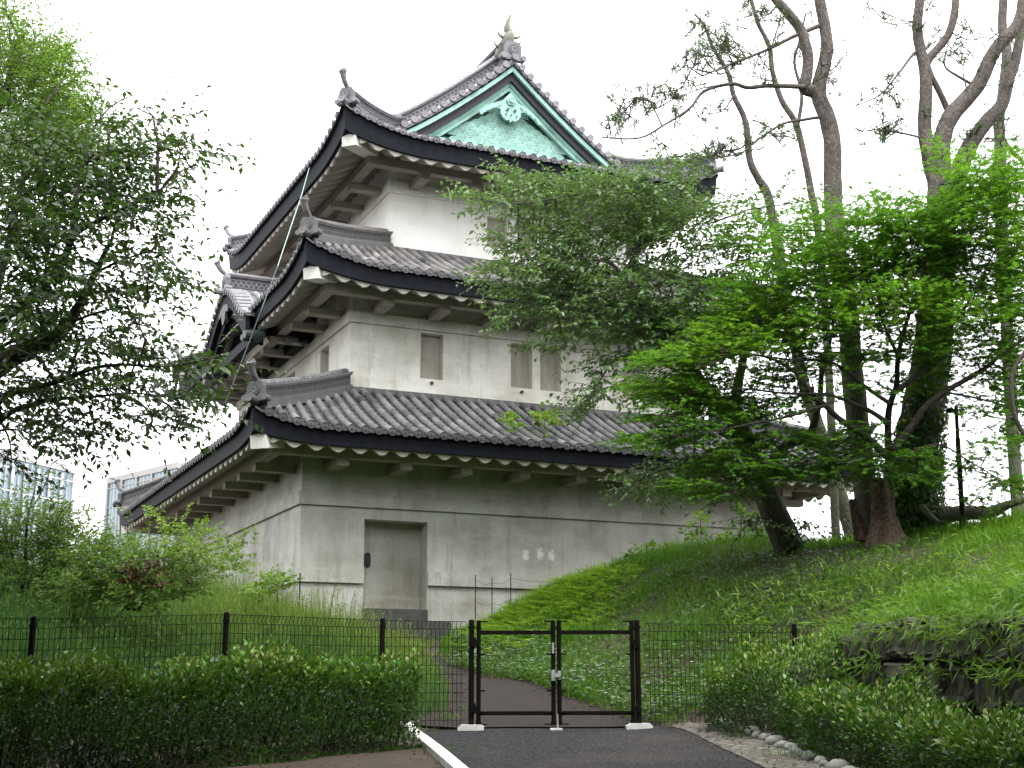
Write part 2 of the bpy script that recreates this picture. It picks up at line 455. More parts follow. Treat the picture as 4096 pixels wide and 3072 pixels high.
road_l = [(-.62, GY + .1), tuple(kl[0][:2]), tuple(kl[2][:2]), ext(kl[0], kl[2], 1.0), ext(kl[0], kl[2], 3.0)]
road_r = [(1.66, GY + .1), tuple(kr[0][:2]), tuple(kr[2][:2]), ext(kr[0], kr[2], 1.0), ext(kr[0], kr[2], 3.0)]
tag(sheet('road', road_l, road_r, .012, M['asphalt'], 90, 14), kind='structure')
m, nt, b, N, L = mat('path_asphalt')
n1 = noise(nt, 34, 4, .85); b.inputs['Specular IOR Level'].default_value = .12; n2 = noise(nt, 1.6, 6, .65)
c = ramp(nt, n1, [(.30, (.008, .007, .007)), (.52, (.022, .020, .019)), (.72, (.07, .063, .056))])
c = mix(nt, ramp(nt, n2, [(.42, (0, 0, 0)), (.68, (.5,) * 3)]), c, (.036, .025, .020))
L.new(c, b.inputs['Base Color']); b.inputs['Roughness'].default_value = .9; bump(nt, b, n1, .5, .01)
tag(sheet('path', [(-1.3, GY + .1), (-.8, 16.8), (-.9, 18), (-1.1, 19.5), (-1.35, 21), (-1.7, 22.4)], [(1.66, GY + .1), (.95, 17.1), (.25, 18.6), (-.45, 20.0), (-1.0, 21.3), (-1.55, 22.4)], .028, m, 80, 10), kind='structure')
# gutter of mortared pebbles beside the road, kerb on the other side
gr = [ (kr[0][0] + .42, kr[0][1] + .2), (kr[1][0] + .52, kr[1][1]), (kr[2][0] + .5, kr[2][1])]
gut_r = [(kr[0][0] + .1, kr[0][1] + .7)] + gr + [ext(gr[0], gr[2], 1.0)]
gut_l = [(kr[0][0] - .12, kr[0][1] + .55), tuple(kr[0][:2]), tuple(kr[1][:2]), tuple(kr[2][:2]), ext(kr[0], kr[2], 1.0)]
m, nt, b, N, L = mat('mortared_pebbles')
vt = N.new('ShaderNodeTexVoronoi'); vt.inputs['Scale'].default_value = 9; tc = N.new('ShaderNodeTexCoord'); L.new(tc.outputs['Object'], vt.inputs['Vector'])
c = ramp(nt, vt.outputs['Distance'], [(.25, (.12, .115, .10)), (.5, (.075, .068, .056))])
c = mix(nt, .4, c, ramp(nt, noise(nt, 14, 6), [(.3, (.2,) * 3), (.7, (.8,) * 3)]), 'OVERLAY')
L.new(c, b.inputs['Base Color']); b.inputs['Roughness'].default_value = .95; bump(nt, b, vt.outputs['Distance'], .5, .02); b.inputs['Specular IOR Level'].default_value = .2
tag(sheet('gutter', gut_l, gut_r, .020, m, 50, 8), kind='structure')
kb = MB()
kp = [np.array(kl[0][:2]), np.array(kl[2][:2]), np.array(ext(kl[0], kl[2], 1.0)), np.array(ext(kl[0], kl[2], 2.5))]
kp.insert(0, kp[0] + (kp[0] - kp[1]) * .1)
pts = [np.array([*(kp[i] + (kp[i + 1] - kp[i]) * t)]) for i in range(len(kp) - 1) for t in np.linspace(0, 1, 12)[:-1]]
dk = unit(np.array(kp[-1] - kp[0])[None])[0]; nk = np.array([dk[1], -dk[0]])
if nk[0] > 0: nk = -nk
hz = [float(H(np.array(p[0]), np.array(p[1]))) for p in pts]
A = [(p[0], p[1], z + .06) for p, z in zip(pts, hz)]
B = [(p[0] + nk[0] * .13, p[1] + nk[1] * .13, z + .065) for p, z in zip(pts, hz)]
C_ = [(x, y, z - .2) for x, y, z in B]; D_ = [(x, y, z - .2) for x, y, z in A]
kb.ribbon(A, B, C_, D_)
tag(kb.build('kerb', M['concrete']), kind='structure')

# ---------------------------------------------------------------- the castle tower, in its own axes: u along the front, v to the back, z up
W, D = 11.49, 12.90
BASE = 1.1
OFF = (0, 0, -BASE)
INS = [0.0, 1.346, 2.618]
castle = tag(empty('castle_tower', (X0, Y0, BASE), TH), 'white plastered three storey castle tower with grey tiled upturned roofs and a green gable', 'castle tower')

def storey(k, z0, z1, holes_f, holes_l, bands, mt):
    """a wall block with window openings in its front and left faces; returns the wall part"""
    a = INS[k]; u0, u1, v0, v1 = a, W - a, a, D - a
    mb = MB()
    def face(L, z0, z1, holes, P):
        us = sorted({0, L} | {h[0] for h in holes} | {h[1] for h in holes})
        zs = sorted({z0, z1} | {h[2] for h in holes} | {h[3] for h in holes})
        for i in range(len(us) - 1):
            for j in range(len(zs) - 1):
                cu, cz = (us[i] + us[i + 1]) / 2, (zs[j] + zs[j + 1]) / 2
                if any(h[0] < cu < h[1] and h[2] < cz < h[3] for h in holes): continue
                mb.quad(P(us[i], 0, zs[j]), P(us[i + 1], 0, zs[j]), P(us[i + 1], 0, zs[j + 1]), P(us[i], 0, zs[j + 1]))
        for (a0, a1, b0, b1, dp) in holes:
            mb.quad(P(a0, 0, b0), P(a0, 0, b1), P(a0, dp, b1), P(a0, dp, b0)); mb.quad(P(a1, 0, b0), P(a1, dp, b0), P(a1, dp, b1), P(a1, 0, b1))
            mb.quad(P(a0, 0, b1), P(a1, 0, b1), P(a1, dp, b1), P(a0, dp, b1)); mb.quad(P(a0, 0, b0), P(a0, dp, b0), P(a1, dp, b0), P(a1, 0, b0))
    F = lambda s, d, z: (u0 + s, v0 + d, z)
    Lf = lambda s, d, z: (u0 + d, v0 + s, z)
    face(u1 - u0, z0, z1, [(h[0] - u0, h[1] - u0, *h[2:]) for h in holes_f], F)
    face(v1 - v0, z0, z1, [(h[0] - v0, h[1] - v0, *h[2:]) for h in holes_l], Lf)
    mb.quad((u1, v0, z0), (u1, v1, z0), (u1, v1, z1), (u1, v0, z1)); mb.quad((u0, v1, z0), (u0, v1, z1), (u1, v1, z1), (u1, v1, z0))
    mb.quad((u0, v0, z1), (u1, v0, z1), (u1, v1, z1), (u0, v1, z1))
    w = mb.build('storey_wall', mt, castle, off=OFF)
    for (b0, b1, pr, gaps) in bands:
        bb = MB(); p = pr
        segs = [(u0 - p, u1 + p)]
        for g0, g1 in gaps: segs = [(segs[0][0], g0), (g1, segs[0][1])]
        for s0, s1 in segs: bb.box(s0, s1, v0 - p, v0 + .02, b0, b1)
        bb.box(u0 - p, u0 + .02, v0 + .02, v1 + p, b0, b1); bb.box(u1 - .02, u1 + p, v0 + .02, v1 + p, b0, b1); bb.box(u0 + .02, u1 - .02, v1 - .02, v1 + p, b0, b1)
        bb.build('plaster_band', mt, w, off=OFF)
    for (h, fr) in [(h, True) for h in holes_f] + [(h, False) for h in holes_l]:
        if h[3] > 3 and h[2] < 2: continue
        p = MB(); d0 = h[4] - .04
        if fr: p.box(h[0] + .002, h[1] - .002, v0 + d0, v0 + d0 + .035, h[2] + .002, h[3] - .002)
        else: p.box(u0 + d0, u0 + d0 + .035, h[0] + .002, h[1] - .002, h[2] + .002, h[3] - .002)
        p.build('window_shutter', M['shutter'], w, off=OFF)
        if fr:                                          # the little drain spout below each window
            p = MB(); uc = (h[0] + h[1]) / 2 - .02
            p.tube([(uc, v0 - .09, h[2] - .1), (uc, v0 + .05, h[2] - .1)], .035, 8); p.build('drain_spout', M['iron'], w, off=OFF)
    return w
DOOR = (1.30, 2.64, 1.60, 3.34, .45)
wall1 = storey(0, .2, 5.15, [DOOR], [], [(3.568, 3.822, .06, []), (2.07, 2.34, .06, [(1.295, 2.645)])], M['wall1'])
C2 = W / 2
w2f = [(C2 - s - .53, C2 - s, 6.655, 7.68, .22) for s in (2.27, .10)] + [(C2 + s, C2 + s + .53, 6.655, 7.68, .22) for s in (.10, 2.27)]
w2l = [(2.93, 3.60, 6.66, 7.62, .25), (5.72, 6.44, 6.66, 7.62, .25), (6.80, 7.50, 6.66, 7.62, .25), (9.6, 10.25, 6.66, 7.62, .25)]
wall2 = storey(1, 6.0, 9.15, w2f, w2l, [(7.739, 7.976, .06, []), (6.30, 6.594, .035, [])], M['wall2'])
w3f = [(5.08, 5.61, 10.35, 11.13, .2), (5.88, 6.41, 10.35, 11.13, .2)]
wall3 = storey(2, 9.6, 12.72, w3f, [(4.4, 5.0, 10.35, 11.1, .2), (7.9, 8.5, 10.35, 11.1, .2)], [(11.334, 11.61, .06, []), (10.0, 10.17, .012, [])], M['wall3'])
door = MB(); door.box(DOOR[0] + .003, DOOR[1] - .003, .40, .46, 1.60, 3.337)
door = door.build('door', plaster('door_plaster', (.36, .355, .32), (.18, .165, .125), .85), castle, off=OFF)
lk = MB(); lk.prism([(math.cos(t) * .062, (.09 if math.sin(t) > 0 else -.09) + math.sin(t) * .062) for t in np.linspace(0, 2 * math.pi, 20)[:-1]], (1.51, .38, 2.57), (1, 0, 0), (0, 0, 1), (0, -1, 0), .03)
lk.build('lock_plate', M['iron'], door, off=OFF)
st = MB(); st.box(1.29, 2.66, -.02, .40, 1.34, 1.595); st.build('threshold', M['stone_step'], castle, off=OFF)  # plaster block coloured as dark stone to carry its shadow
st = MB(); st.box(1.0, 2.95, -.55, -.003, .4, 1.335); st.box(.85, 3.25, -.95, -.55, .3, 1.10); st.box(.7, 3.5, -1.35, -.95, .2, .88)
st.build('doorstep', M['stone_step'], castle, off=OFF)

PITCH_T = .267
class Roof:
    def __init__(s, o, z, rise, T, p, up, Lc, Tw, tile, Tfade=None, fd=.43):
        s.fd = fd
        s.o, s.z, s.rise, s.T, s.p, s.up, s.Lc, s.Tw, s.tile = o, z, rise, T, p, up, Lc, Tw, tile
        s.Tf = Tfade or T
        s.u0, s.u1, s.v0, s.v1 = o, W - o, o, D - o
        s.Ls = {'front': s.u1 - s.u0, 'back': s.u1 - s.u0, 'left': s.v1 - s.v0, 'right': s.v1 - s.v0}
    def h(s, d): return max(0.0, 1 - max(d, 0) / s.Lc) ** 2
    def rz(s, t, c):
        x = max(t, 0) / s.T
        return s.z + s.rise * x ** s.p + s.up * s.h(c - max(t, 0)) * max(0, 1 - max(t, 0) / s.Tf) - (.35 * -t if t < 0 else 0)
    def P(s, side, a, t, z):
        if side == 'front': return (s.u0 + a, s.v0 + t, z)
        if side == 'back': return (s.u0 + a, s.v1 - t, z)
        if side == 'left': return (s.u0 + t, s.v0 + a, z)
        return (s.u1 - t, s.v0 + a, z)
    def corner(s, side, a): return min(a, s.Ls[side] - a)
    def ext(s, side): return (1, 0) if side in ('front', 'back') else (0, 1)
    def out(s, side): return {'front': (0, -1, 0), 'back': (0, 1, 0), 'left': (-1, 0, 0), 'right': (1, 0, 0)}[side]

def build_roof(rf, tmax_fn, skip=None, detail=('front', 'left', 'right', 'back')):
    cover = MB()
    for side in detail:
        L = rf.Ls[side]; n = int(L / PITCH_T); off = (L - n * PITCH_T) / 2
        ex, ey = rf.ext(side)
        for i in range(n + 1):
            a = off + i * PITCH_T
            c = rf.corner(side, a)
            tm = tmax_fn(side, a)
            # the round tile row
            if c > .05 and tm > .12 and not (skip and skip(side, a)):
                ts = list(np.arange(-.05, tm, .30))
                if tm - ts[-1] < .08: ts[-1] = tm
                else: ts.append(tm)
                r0 = .074 + random.uniform(-.003, .003); wob = random.uniform(-.006, .006)
                for j in range(len(ts) - 1):
                    cover.tint = min(1, max(0, random.gauss(.56, .2)))
                    vs = []
                    for t, r in ((ts[j], r0 + .004), (ts[j + 1] + .02, r0 - .006)):
                        z = rf.rz(t, c) + .015
                        for kk in range(8):
                            an = math.pi * (kk / 7) * 1.12 - .19
                            dx = math.cos(an) * r + wob
                            b = rf.P(side, a, t, z)
                            vs.append((b[0] + ex * dx, b[1] + ey * dx, b[2] + math.sin(an) * r * 1.05))
                    cover.add(vs, [(k, k + 1, k + 9, k + 8) for k in range(7)] + [tuple(range(8))])
                cover.tint = random.uniform(.0, .14)
                z = rf.rz(-.06, c) + .015
                cover.disc(rf.P(side, a, -.062, z), rf.out(side), .084)
            # the pan tiles up to the next row
            if i < n:
                am = a + PITCH_T / 2; cm = rf.corner(side, am); tm2 = max(.0, min(tmax_fn(side, am), cm))
                if tm2 < .1: tm2 = min(.15, cm)
                ts = np.arange(-.035, tm2 + .2, .2); ts[-1] = tm2
                for j in range(len(ts) - 1):
                    cover.tint = random.uniform(.0, .22)
                    t0_, t1_ = ts[j], ts[j + 1]
                    vs = []
                    for t, lift in ((t0_, .028), (t1_, .0)):
                        for w_, sag in ((0, .0), (.5, -.03), (1, .0)):
                            aa = a + PITCH_T * w_
                            vs.append(rf.P(side, aa, t, rf.rz(t, rf.corner(side, min(max(aa, 0), L))) + lift + sag - .01))
                    low = [(x, y, z - .04) for x, y, z in vs[:3]]
                    cover.add(vs + low, [(0, 1, 4, 3), (1, 2, 5, 4), (6, 7, 1, 0), (7, 8, 2, 1)])
    return cover.build('roof', rf.tile, castle, off=OFF)

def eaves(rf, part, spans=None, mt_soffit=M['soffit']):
    """dark board under the tiles, plastered wavy rafters, beam and brackets"""
    fb, sf, tp = MB(), MB(), MB()
    spans = spans or {}
    for side in ('front', 'left', 'right', 'back'):
        L = rf.Ls[side]
        for (s0, s1) in spans.get(side, [(0, L)]):
            aa = np.linspace(s0, s1, max(2, int((s1 - s0) / .2)))
            def rail(t, dz, k=.12):
                return [rf.P(side, min(max(a, t), L - t), t, rf.rz(0, rf.corner(side, a)) + dz - k * rf.h(rf.corner(side, a)) * (1 if dz < -.2 else 0)) for a in aa]
            fb.ribbon(rail(.03, -.05), rail(.07, -rf.fd), rail(.19, -rf.fd), rail(.17, -.05))
            # rafters
            na = max(8, int((s1 - s0) / .43) * 10)
            av = np.linspace(s0, s1, na + 1)
            ph = 2 * math.pi * int(round((s1 - s0) / .43)) / (s1 - s0)
            cols, tips = [], []
            for a in av:
                c = rf.corner(side, a)
                if c < .21: continue
                wv = .125 * (.5 + .5 * math.cos((a - s0) * ph)) ** .7 - .012
                ze = rf.rz(0, c) - rf.fd - .12 * rf.h(c)
                tw = min(rf.Tw, max(c, .10))
                t0_ = min(.17, tw)
                if c > .42: tips.append([rf.P(side, a, t0_ - .02, ze + .06), rf.P(side, a, t0_ - .02, ze - wv), rf.P(side, a, t0_ + .03, ze - wv - .004)])
                coln = [rf.P(side, a, t0_, ze + .06), rf.P(side, a, t0_ + .001, ze - wv)]
                for t in np.linspace(t0_, tw, 5)[1:]:
                    zz = ze + .40 * (t - .17) * 1.0 + .12 * rf.h(c) * min(1, t / rf.Tw)
                    coln.append(rf.P(side, a, t, zz - wv))
                cols.append(coln)
            vs = [p for cc in cols for p in cc]; m_ = 6
            sf.add(vs, [(i * m_ + k, i * m_ + k + 1, (i + 1) * m_ + k + 1, (i + 1) * m_ + k) for i in range(len(cols) - 1) for k in range(m_ - 1)])
            if tips: tp.add([p for cc in tips for p in cc], [(i * 3 + k, i * 3 + k + 1, (i + 1) * 3 + k + 1, (i + 1) * 3 + k) for i in range(len(tips) - 1) for k in range(2)])
    fb.build('eave_board', M['fascia'], part, off=OFF)
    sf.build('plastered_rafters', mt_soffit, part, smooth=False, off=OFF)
    tp.build('rafter_tips', M['rafter_end'], part, off=OFF)
    # beam ring half way out and the brackets that carry it
    tb = rf.Tw - .72
    zb = rf.z - rf.fd + .40 * (tb - .17) - .13
    bm = MB(); w_ = .11
    u0, u1, v0, v1 = rf.u0 + tb, rf.u1 - tb, rf.v0 + tb, rf.v1 - tb
    bm.box(u0 - w_, u1 + w_, v0 - w_, v0 + w_, zb - .2, zb); bm.box(u0 - w_, u1 + w_, v1 - w_, v1 + w_, zb - .2, zb)
    bm.box(u0 - w_, u0 + w_, v0 + w_, v1 - w_, zb - .2, zb); bm.box(u1 - w_, u1 + w_, v0 + w_, v1 - w_, zb - .2, zb)
    bm.build('eave_beam', mt_soffit, part, off=OFF)
    proto = MB(); proto.box(-.12, .12, -.10, .73, -.15, 0)
    pm = proto.build('bracket', mt_soffit, part)
    first = True
    def put(x, y, rz):
        nonlocal first
        o = pm if first else pm.copy()
        if not first: col.objects.link(o); o.parent = part
        first = False
        o.location = (x, y, zb - .203 - BASE); o.rotation_euler = (0, 0, rz)
    nu = max(2, round((u1 - u0) / 1.36)); nv = max(2, round((v1 - v0) / 1.36))
    for i in range(1, nu): put(u0 + (u1 - u0) * i / nu, v0, 0)
    for i in range(1, nv): put(u0, v0 + (v1 - v0) * i / nv, -math.pi / 2)
    for i in range(1, nu): put(u0 + (u1 - u0) * i / nu, v1, math.pi)
    for i in range(1, nv): put(u1, v0 + (v1 - v0) * i / nv, math.pi / 2)
    # hip rafters with pale square ends
    for sx, sy, cx, cy in ((1, 1, rf.u0, rf.v0), (-1, 1, rf.u1, rf.v0), (1, -1, rf.u0, rf.v1), (-1, -1, rf.u1, rf.v1)):
        ze = rf.rz(0, 0) - rf.fd - .12
        t0_, t1_ = .20, rf.Tw + .1
        h = MB(); h.bar((cx + sx * t0_, cy + sy * t0_, ze - .13), (cx + sx * t1_, cy + sy * t1_, ze + .18), .34, .38)
        h.build('hip_rafter', M['beam_end'], part, off=OFF)

def ring_strip(mb, pts, r, side_off, both=True):
    """openwork of half-lapped circles along a ridge face: flat rings in the plane of the ridge side"""
    pts = [Vector(p) for p in pts]
    d = np.r_[0, np.cumsum([(pts[i + 1] - pts[i]).length for i in range(len(pts) - 1)])]
    def at(sv):
        i = min(np.searchsorted(d, sv, side='right') - 1, len(pts) - 2)
        f = (sv - d[i]) / max(d[i + 1] - d[i], 1e-6)
        return pts[i].lerp(pts[i + 1], f), (pts[i + 1] - pts[i]).normalized()
    sv = r * .6; k = 0
    while sv < d[-1] - r * .5:
        for lev in (-.5, .5):
            p, t = at(min(sv + (r * .75 if lev > 0 else 0), d[-1]))
            n_ = t.cross(Vector((0, 0, 1))).normalized(); up = n_.cross(t).normalized()
            for sg in ((1, -1) if both else (1,)):
                c = p + n_ * sg * (side_off + .004 * (k % 2) + (.002 if lev > 0 else 0)) + up * lev * r * 1.0
                vs = []
                for q_ in range(11):
                    an = 2 * math.pi * q_ / 10
                    for rr in (r, r * .80):
                        vs.append(c + t * math.cos(an) * rr * .98 + up * math.sin(an) * rr * .7)
                mb.add(vs, [(2 * j, 2 * j + 1, 2 * j + 3, 2 * j + 2) for j in range(10)])
        sv += r * 1.5; k += 1

def ridge(part, pts, name='hip_ridge', h=.36, w=.13, mt=None, r=.078, pattern=True):
    """courses of flat tile, an openwork band, more courses and a round cap, following pts (its foot line)"""
    mt = mt or M['tile2']
    P3 = [Vector(p) for p in pts]
    mb = MB()
    def rails(z0, z1, hw):
        A, B, C, D_ = [], [], [], []
        for i, p in enumerate(P3):
            t = (P3[min(i + 1, len(P3) - 1)] - P3[max(i - 1, 0)]); t.z = 0; t.normalize()
            n_ = Vector((t.y, -t.x, 0))
            A.append(p + n_ * hw + Vector((0, 0, z0))); B.append(p + n_ * hw + Vector((0, 0, z1)))
            C.append(p - n_ * hw + Vector((0, 0, z1))); D_.append(p - n_ * hw + Vector((0, 0, z0)))
        mb.ribbon(A, B, C, D_)
    for z0, z1, hw, tn in ((-.12, .030, w + .05, .30), (.034, .065, w + .03, .5), (.065, h - .09, w - .02, .0), (h - .09, h - .058, w + .02, .45), (h - .054, h - .02, w + .04, .55)):
        mb.tint = tn; rails(z0, z1, hw)
    n_c = max(2, int(sum((P3[i + 1] - P3[i]).length for i in range(len(P3) - 1)) / .28))
    cap = [p + Vector((0, 0, h - .005)) for p in P3]
    for i in range(len(cap) - 1):
        for f0 in (0, .5):
            mb.tint = random.uniform(.45, .8)
            a, b_ = cap[i].lerp(cap[i + 1], f0), cap[i].lerp(cap[i + 1], f0 + .49)
            mb.tube([a, b_], [.075, .068], 8)
    if pattern:
        mb.tint = .62
        ring_strip(mb, [p + Vector((0, 0, .065 + (h - .155) / 2)) for p in P3], r, w - .015)
    return mb.build(name, mt, part, off=OFF)

def oni(part, p, dirn, s=1.0, name='ridge_end_tile', mt=None, horn=True):
    """ogre tile: shouldered plate with a sunk flower, a lower end tile and a horn tile curving up in front"""
    mt = mt or M['tile2']
    p, d = Vector(p), Vector(dirn).normalized()
    sd = Vector((d.y, -d.x, 0)).normalized(); up = Vector((0, 0, 1))
    mb = MB(); mb.tint = .34
    out = [(-.20, -.02), (-.26, .03), (-.24, .09), (-.18, .10), (-.19, .30), (-.13, .40), (.13, .40), (.19, .30), (.18, .10), (.24, .09), (.26, .03), (.20, -.02)]
    mb.prism([(x * s, y * s) for x, y in out], p + d * .10, sd, up, d, .12)
    mb.tint = .3
    n = 16
    mb.disc(p + d * .125 + up * .22 * s, d, .12 * s, n)
    mb.tint = .5
    for k in range(12):                                 # petals
        an = 2 * math.pi * k / 12
        c = p + d * .128 + up * .22 * s
        a_, b_ = math.cos(an), math.sin(an)
        mb.bar(c + (sd * a_ + up * b_) * .03 * s, c + (sd * a_ + up * b_) * .085 * s, .022 * s, .012, d)
    for sg in (-1, 1):                                  # scrolls at the feet
        c = p + sd * sg * .23 * s + up * .05 * s
        mb.tube([c - d * .05, c + d * .13], .065 * s, 10)
    if horn:
        mb.tint = .6
        a = p + up * .38 * s - d * .12
        pts = [a, a + d * .16 + up * .03, a + d * .30 + up * .13, a + d * .38 + up * .26, a + d * .41 + up * .33]
        mb.tube(pts, [.05, .055, .06, .07, .085], 10)
        mb.tint = .35; mb.disc(pts[-1] + (d * .6 + up * .8) * .003, d * .75 + up * .45, .092, 12)
        c = p + d * .1 + up * .0
        mb.tint = .55; mb.tube([c - d * .1, c + d * .22 + up * .02], [.075, .08], 10)
        mb.tint = .35; mb.disc(c + d * .225 + up * .02, d, .092, 12)
    return mb.build(name, mt, part, off=OFF)

def hips(rf, part, ttop, mt, corners=((1, 1), (-1, 1), (1, -1), (-1, -1))):
    for sx, sy in corners:
        cx = rf.u0 if sx > 0 else rf.u1; cy = rf.v0 if sy > 0 else rf.v1
        pts = [(cx + sx * t, cy + sy * t, rf.rz(t, t) + .05) for t in np.linspace(.18, ttop, 12)]
        ridge(part, pts, mt=mt)
        oni(part, (cx + sx * .14, cy + sy * .14, rf.rz(.12, .12) + .07), (-sx, -sy, 0), .92, mt=mt)

def noshi(part, k, z, mt):                              # flat courses where a roof meets the storey above
    a = INS[k]; mb = MB()
    for i, (p, z0, z1) in enumerate(((.16, z - .13, z - .085), (.12, z - .08, z - .04), (.09, z - .035, z))):
        mb.tint = .3 + .1 * i
        mb.box(a - p, W - a + p, a - p, a - .002, z0, z1); mb.box(a - p, W - a + p, D - a + .002, D - a + p, z0, z1)
        mb.box(a - p, a - .002, a, D - a, z0, z1); mb.box(W - a + .002, W - a + p, a, D - a, z0, z1)
    mb.build('flat_tile_course', mt, part, off=OFF)

# first and second roofs
R1 = Roof(-1.394, 4.86, 1.40, 2.74, 1.12, .30, 1.5, 1.394, M['tile1'], fd=.335)
R2 = Roof(-.152, 8.56, 1.40, 2.77, 1.12, .42, 2.0, 1.498, M['tile2'], fd=.365)
R3 = Roof(.904, 12.05, 3.20, W / 2 - .904, 1.38, .48, 2.1, 1.714, M['tile3'], Tfade=1.7)
part1 = build_roof(R1, lambda s, a: min(R1.T - .05, R1.corner(s, a)))
KV0, KV1, KVC, KHW = 4.02, 8.70, 6.36, 2.34
part2 = build_roof(R2, lambda s, a: min(R2.T - .05, R2.corner(s, a)), skip=lambda s, a: s == 'left' and KV0 + .5 < a - .152 < KV1 - .5)
GV = 2.50                                               # the gable's tile edge stands here
def t3(s, a):
    c = R3.corner(s, a)
    if s in ('front', 'back'): return min(c, 1.75)
    return min(R3.T, c) if c < GV - R3.v0 - .02 else R3.T
part3 = build_roof(R3, t3)
for rf, pt in ((R1, part1), (R3, part3)): eaves(rf, pt)
eaves(R2, part2, spans={'left': [(0, KV0 + .1 + .152), (KV1 - .1 + .152, R2.Ls['left'])]})
hips(R1, part1, 2.62, M['tile1']); hips(R2, part2, 2.66, M['tile2']); hips(R3, part3, 2.0, M['tile3'])
noshi(part1, 1, 6.31, M['tile1']); noshi(part2, 2, 10.0, M['tile2'])

# the gables of the top roof
def gz(u): return R3.rz(min(u, W - u) - R3.u0, 99)
def gable(vf, sgn, full=True):
    g = MB()
    us = np.linspace(R3.u0 + 1.3, W - R3.u0 - 1.3, 61)
    def rail(v, dz, zmin=None): return [(u, vf + sgn * v, max(gz(u) + dz, zmin if zmin else -99)) for u in us]
    def band(v0, v1, d0, d1): g.ribbon(rail(v0, d0), rail(v0, d1), rail(v1, d1), rail(v1, d0))
    band(.06, .14, -.12, -.245)
    root = g.build('bargeboard', M['copper'], part3, off=OFF)
    g = MB(); band(.16, .24, -.10, -.46); g.build('dark_underboard', M['gap'], root, off=OFF)
    g = MB(); ZB = 13.02
    us2 = np.linspace(R3.u0 + 1.65, W - R3.u0 - 1.65, 61)
    def rail2(v, dz): return [(u, vf + sgn * v, max(gz(u) + dz, 12.7)) for u in us2]
    g.ribbon(rail2(.26, -.42), rail2(.26, -.55), rail2(.36, -.55), rail2(.36, -.42))
    g.ribbon(rail2(.30, -.55), rail2(.30, -.67), rail2(.40, -.67), rail2(.40, -.55))
    g.box(R3.u0 + 1.9, W - R3.u0 - 1.9, min(vf + sgn * .24, vf + sgn * .5), max(vf + sgn * .24, vf + sgn * .5), 12.55, ZB - .13)
    g.box(R3.u0 + 2.0, W - R3.u0 - 2.0, min(vf + sgn * .30, vf + sgn * .5), max(vf + sgn * .30, vf + sgn * .5), ZB - .127, ZB)
    # seams in the sheet copper
    g.build('rake_moulding', M['copper'], part3, off=OFF)
    g = MB()
    lo = [(u, vf + sgn * .52, 12.5) for u in us2]; hi = [(u, vf + sgn * .52, gz(u) - .3) for u in us2]
    g.ribbon(lo, hi)
    fld = g.build('gable_panel', M['copper_shade'], part3, off=OFF)
    if not full: return
    # waves in relief: rows of nested arcs, each lower row in front of the one above
    g = MB(); gd = MB(); r = .20; row = 0; z = ZB - .06
    while z < 14.6:
        u = W / 2 - 3 + (r if row % 2 else 0)
        while u < W / 2 + 3:
            top = min(gz(u + r * .7), gz(u - r * .7)) - .66
            if z + r * .75 < top + .06 and z > ZB - .2:
                y = vf + .505 - .0075 * (16 - row)
                an = np.linspace(-.02, math.pi + .02, 15)
                def arc_(rr, yy): return [(u + math.cos(t) * rr, yy, z + math.sin(t) * rr) for t in an]
                gd.ribbon(arc_(.199, y + .004), arc_(.002, y + .004))
                for rr in (.2, .152, .104, .056):
                    g.ribbon(arc_(rr, y + .004), arc_(rr, y - .004)); g.ribbon(arc_(rr, y - .004), arc_(rr - .028, y - .004)); g.ribbon(arc_(rr - .028, y - .004), arc_(rr - .028, y + .004))
            u += 2 * r
        z += r * .56; row += 1
    gd.build('wave_groove', M['copper_shade'], fld, off=OFF)  # groove floors with their shade put into the colour
    g.build('wave_pattern', M['copper'], fld, off=OFF)
    # gegyo pendant under the apex
    g = MB()
    half = [(0, .36), (.10, .26), (.22, .12), (.36, .06), (.52, -.02), (.66, -.12), (.78, -.22), (.84, -.31), (.79, -.36), (.73, -.32), (.62, -.22), (.48, -.14), (.36, -.10), (.27, -.12),
            (.27, -.22), (.21, -.32), (.12, -.39), (.05, -.36), (0, -.43)]
    outl = half + [(-x, y) for x, y in half[::-1][1:-1]]
    g.prism(outl, (W / 2, vf + .20, 14.12), (1, 0, 0), (0, 0, 1), (0, -1, 0), .06)
    for sx in (-1, 1):
        for k in range(4):
            g.tube([(W / 2 + sx * (.27 + .13 * k), vf + .185, 14.12 + .02 - .07 * k), (W / 2 + sx * (.33 + .13 * k), vf + .185, 14.12 - .06 - .08 * k)], .022, 6)
    g.build('gable_pendant', M['copper'], part3, off=OFF)
    g = MB()
    hexa = [(math.cos(a) * .13, math.sin(a) * .13) for a in np.linspace(0, 2 * math.pi, 7)[:-1]]
    g.prism(hexa, (W / 2, vf + .15, 14.25), (1, 0, 0), (0, 0, 1), (0, -1, 0), .05); g.disc((W / 2, vf + .10, 14.25), (0, -1, 0), .07, 8)
    g.build('flower_boss', M['copper'], part3, off=OFF)
    g = MB()
    for (dx, dz, rr) in ((-.10, -.12, .035), (.10, -.12, .035), (-.15, -.26, .018), (.15, -.26, .018), (0, -.25, .02)):
        g.tube([(W / 2 + dx, vf + .136, 14.12 + dz), (W / 2 + dx, vf + .18, 14.12 + dz)], rr, 8)
    g.build('pendant_hole', M['copper_dark'], part3, off=OFF)
gable(GV, 1)
gable(D - GV, -1, False)
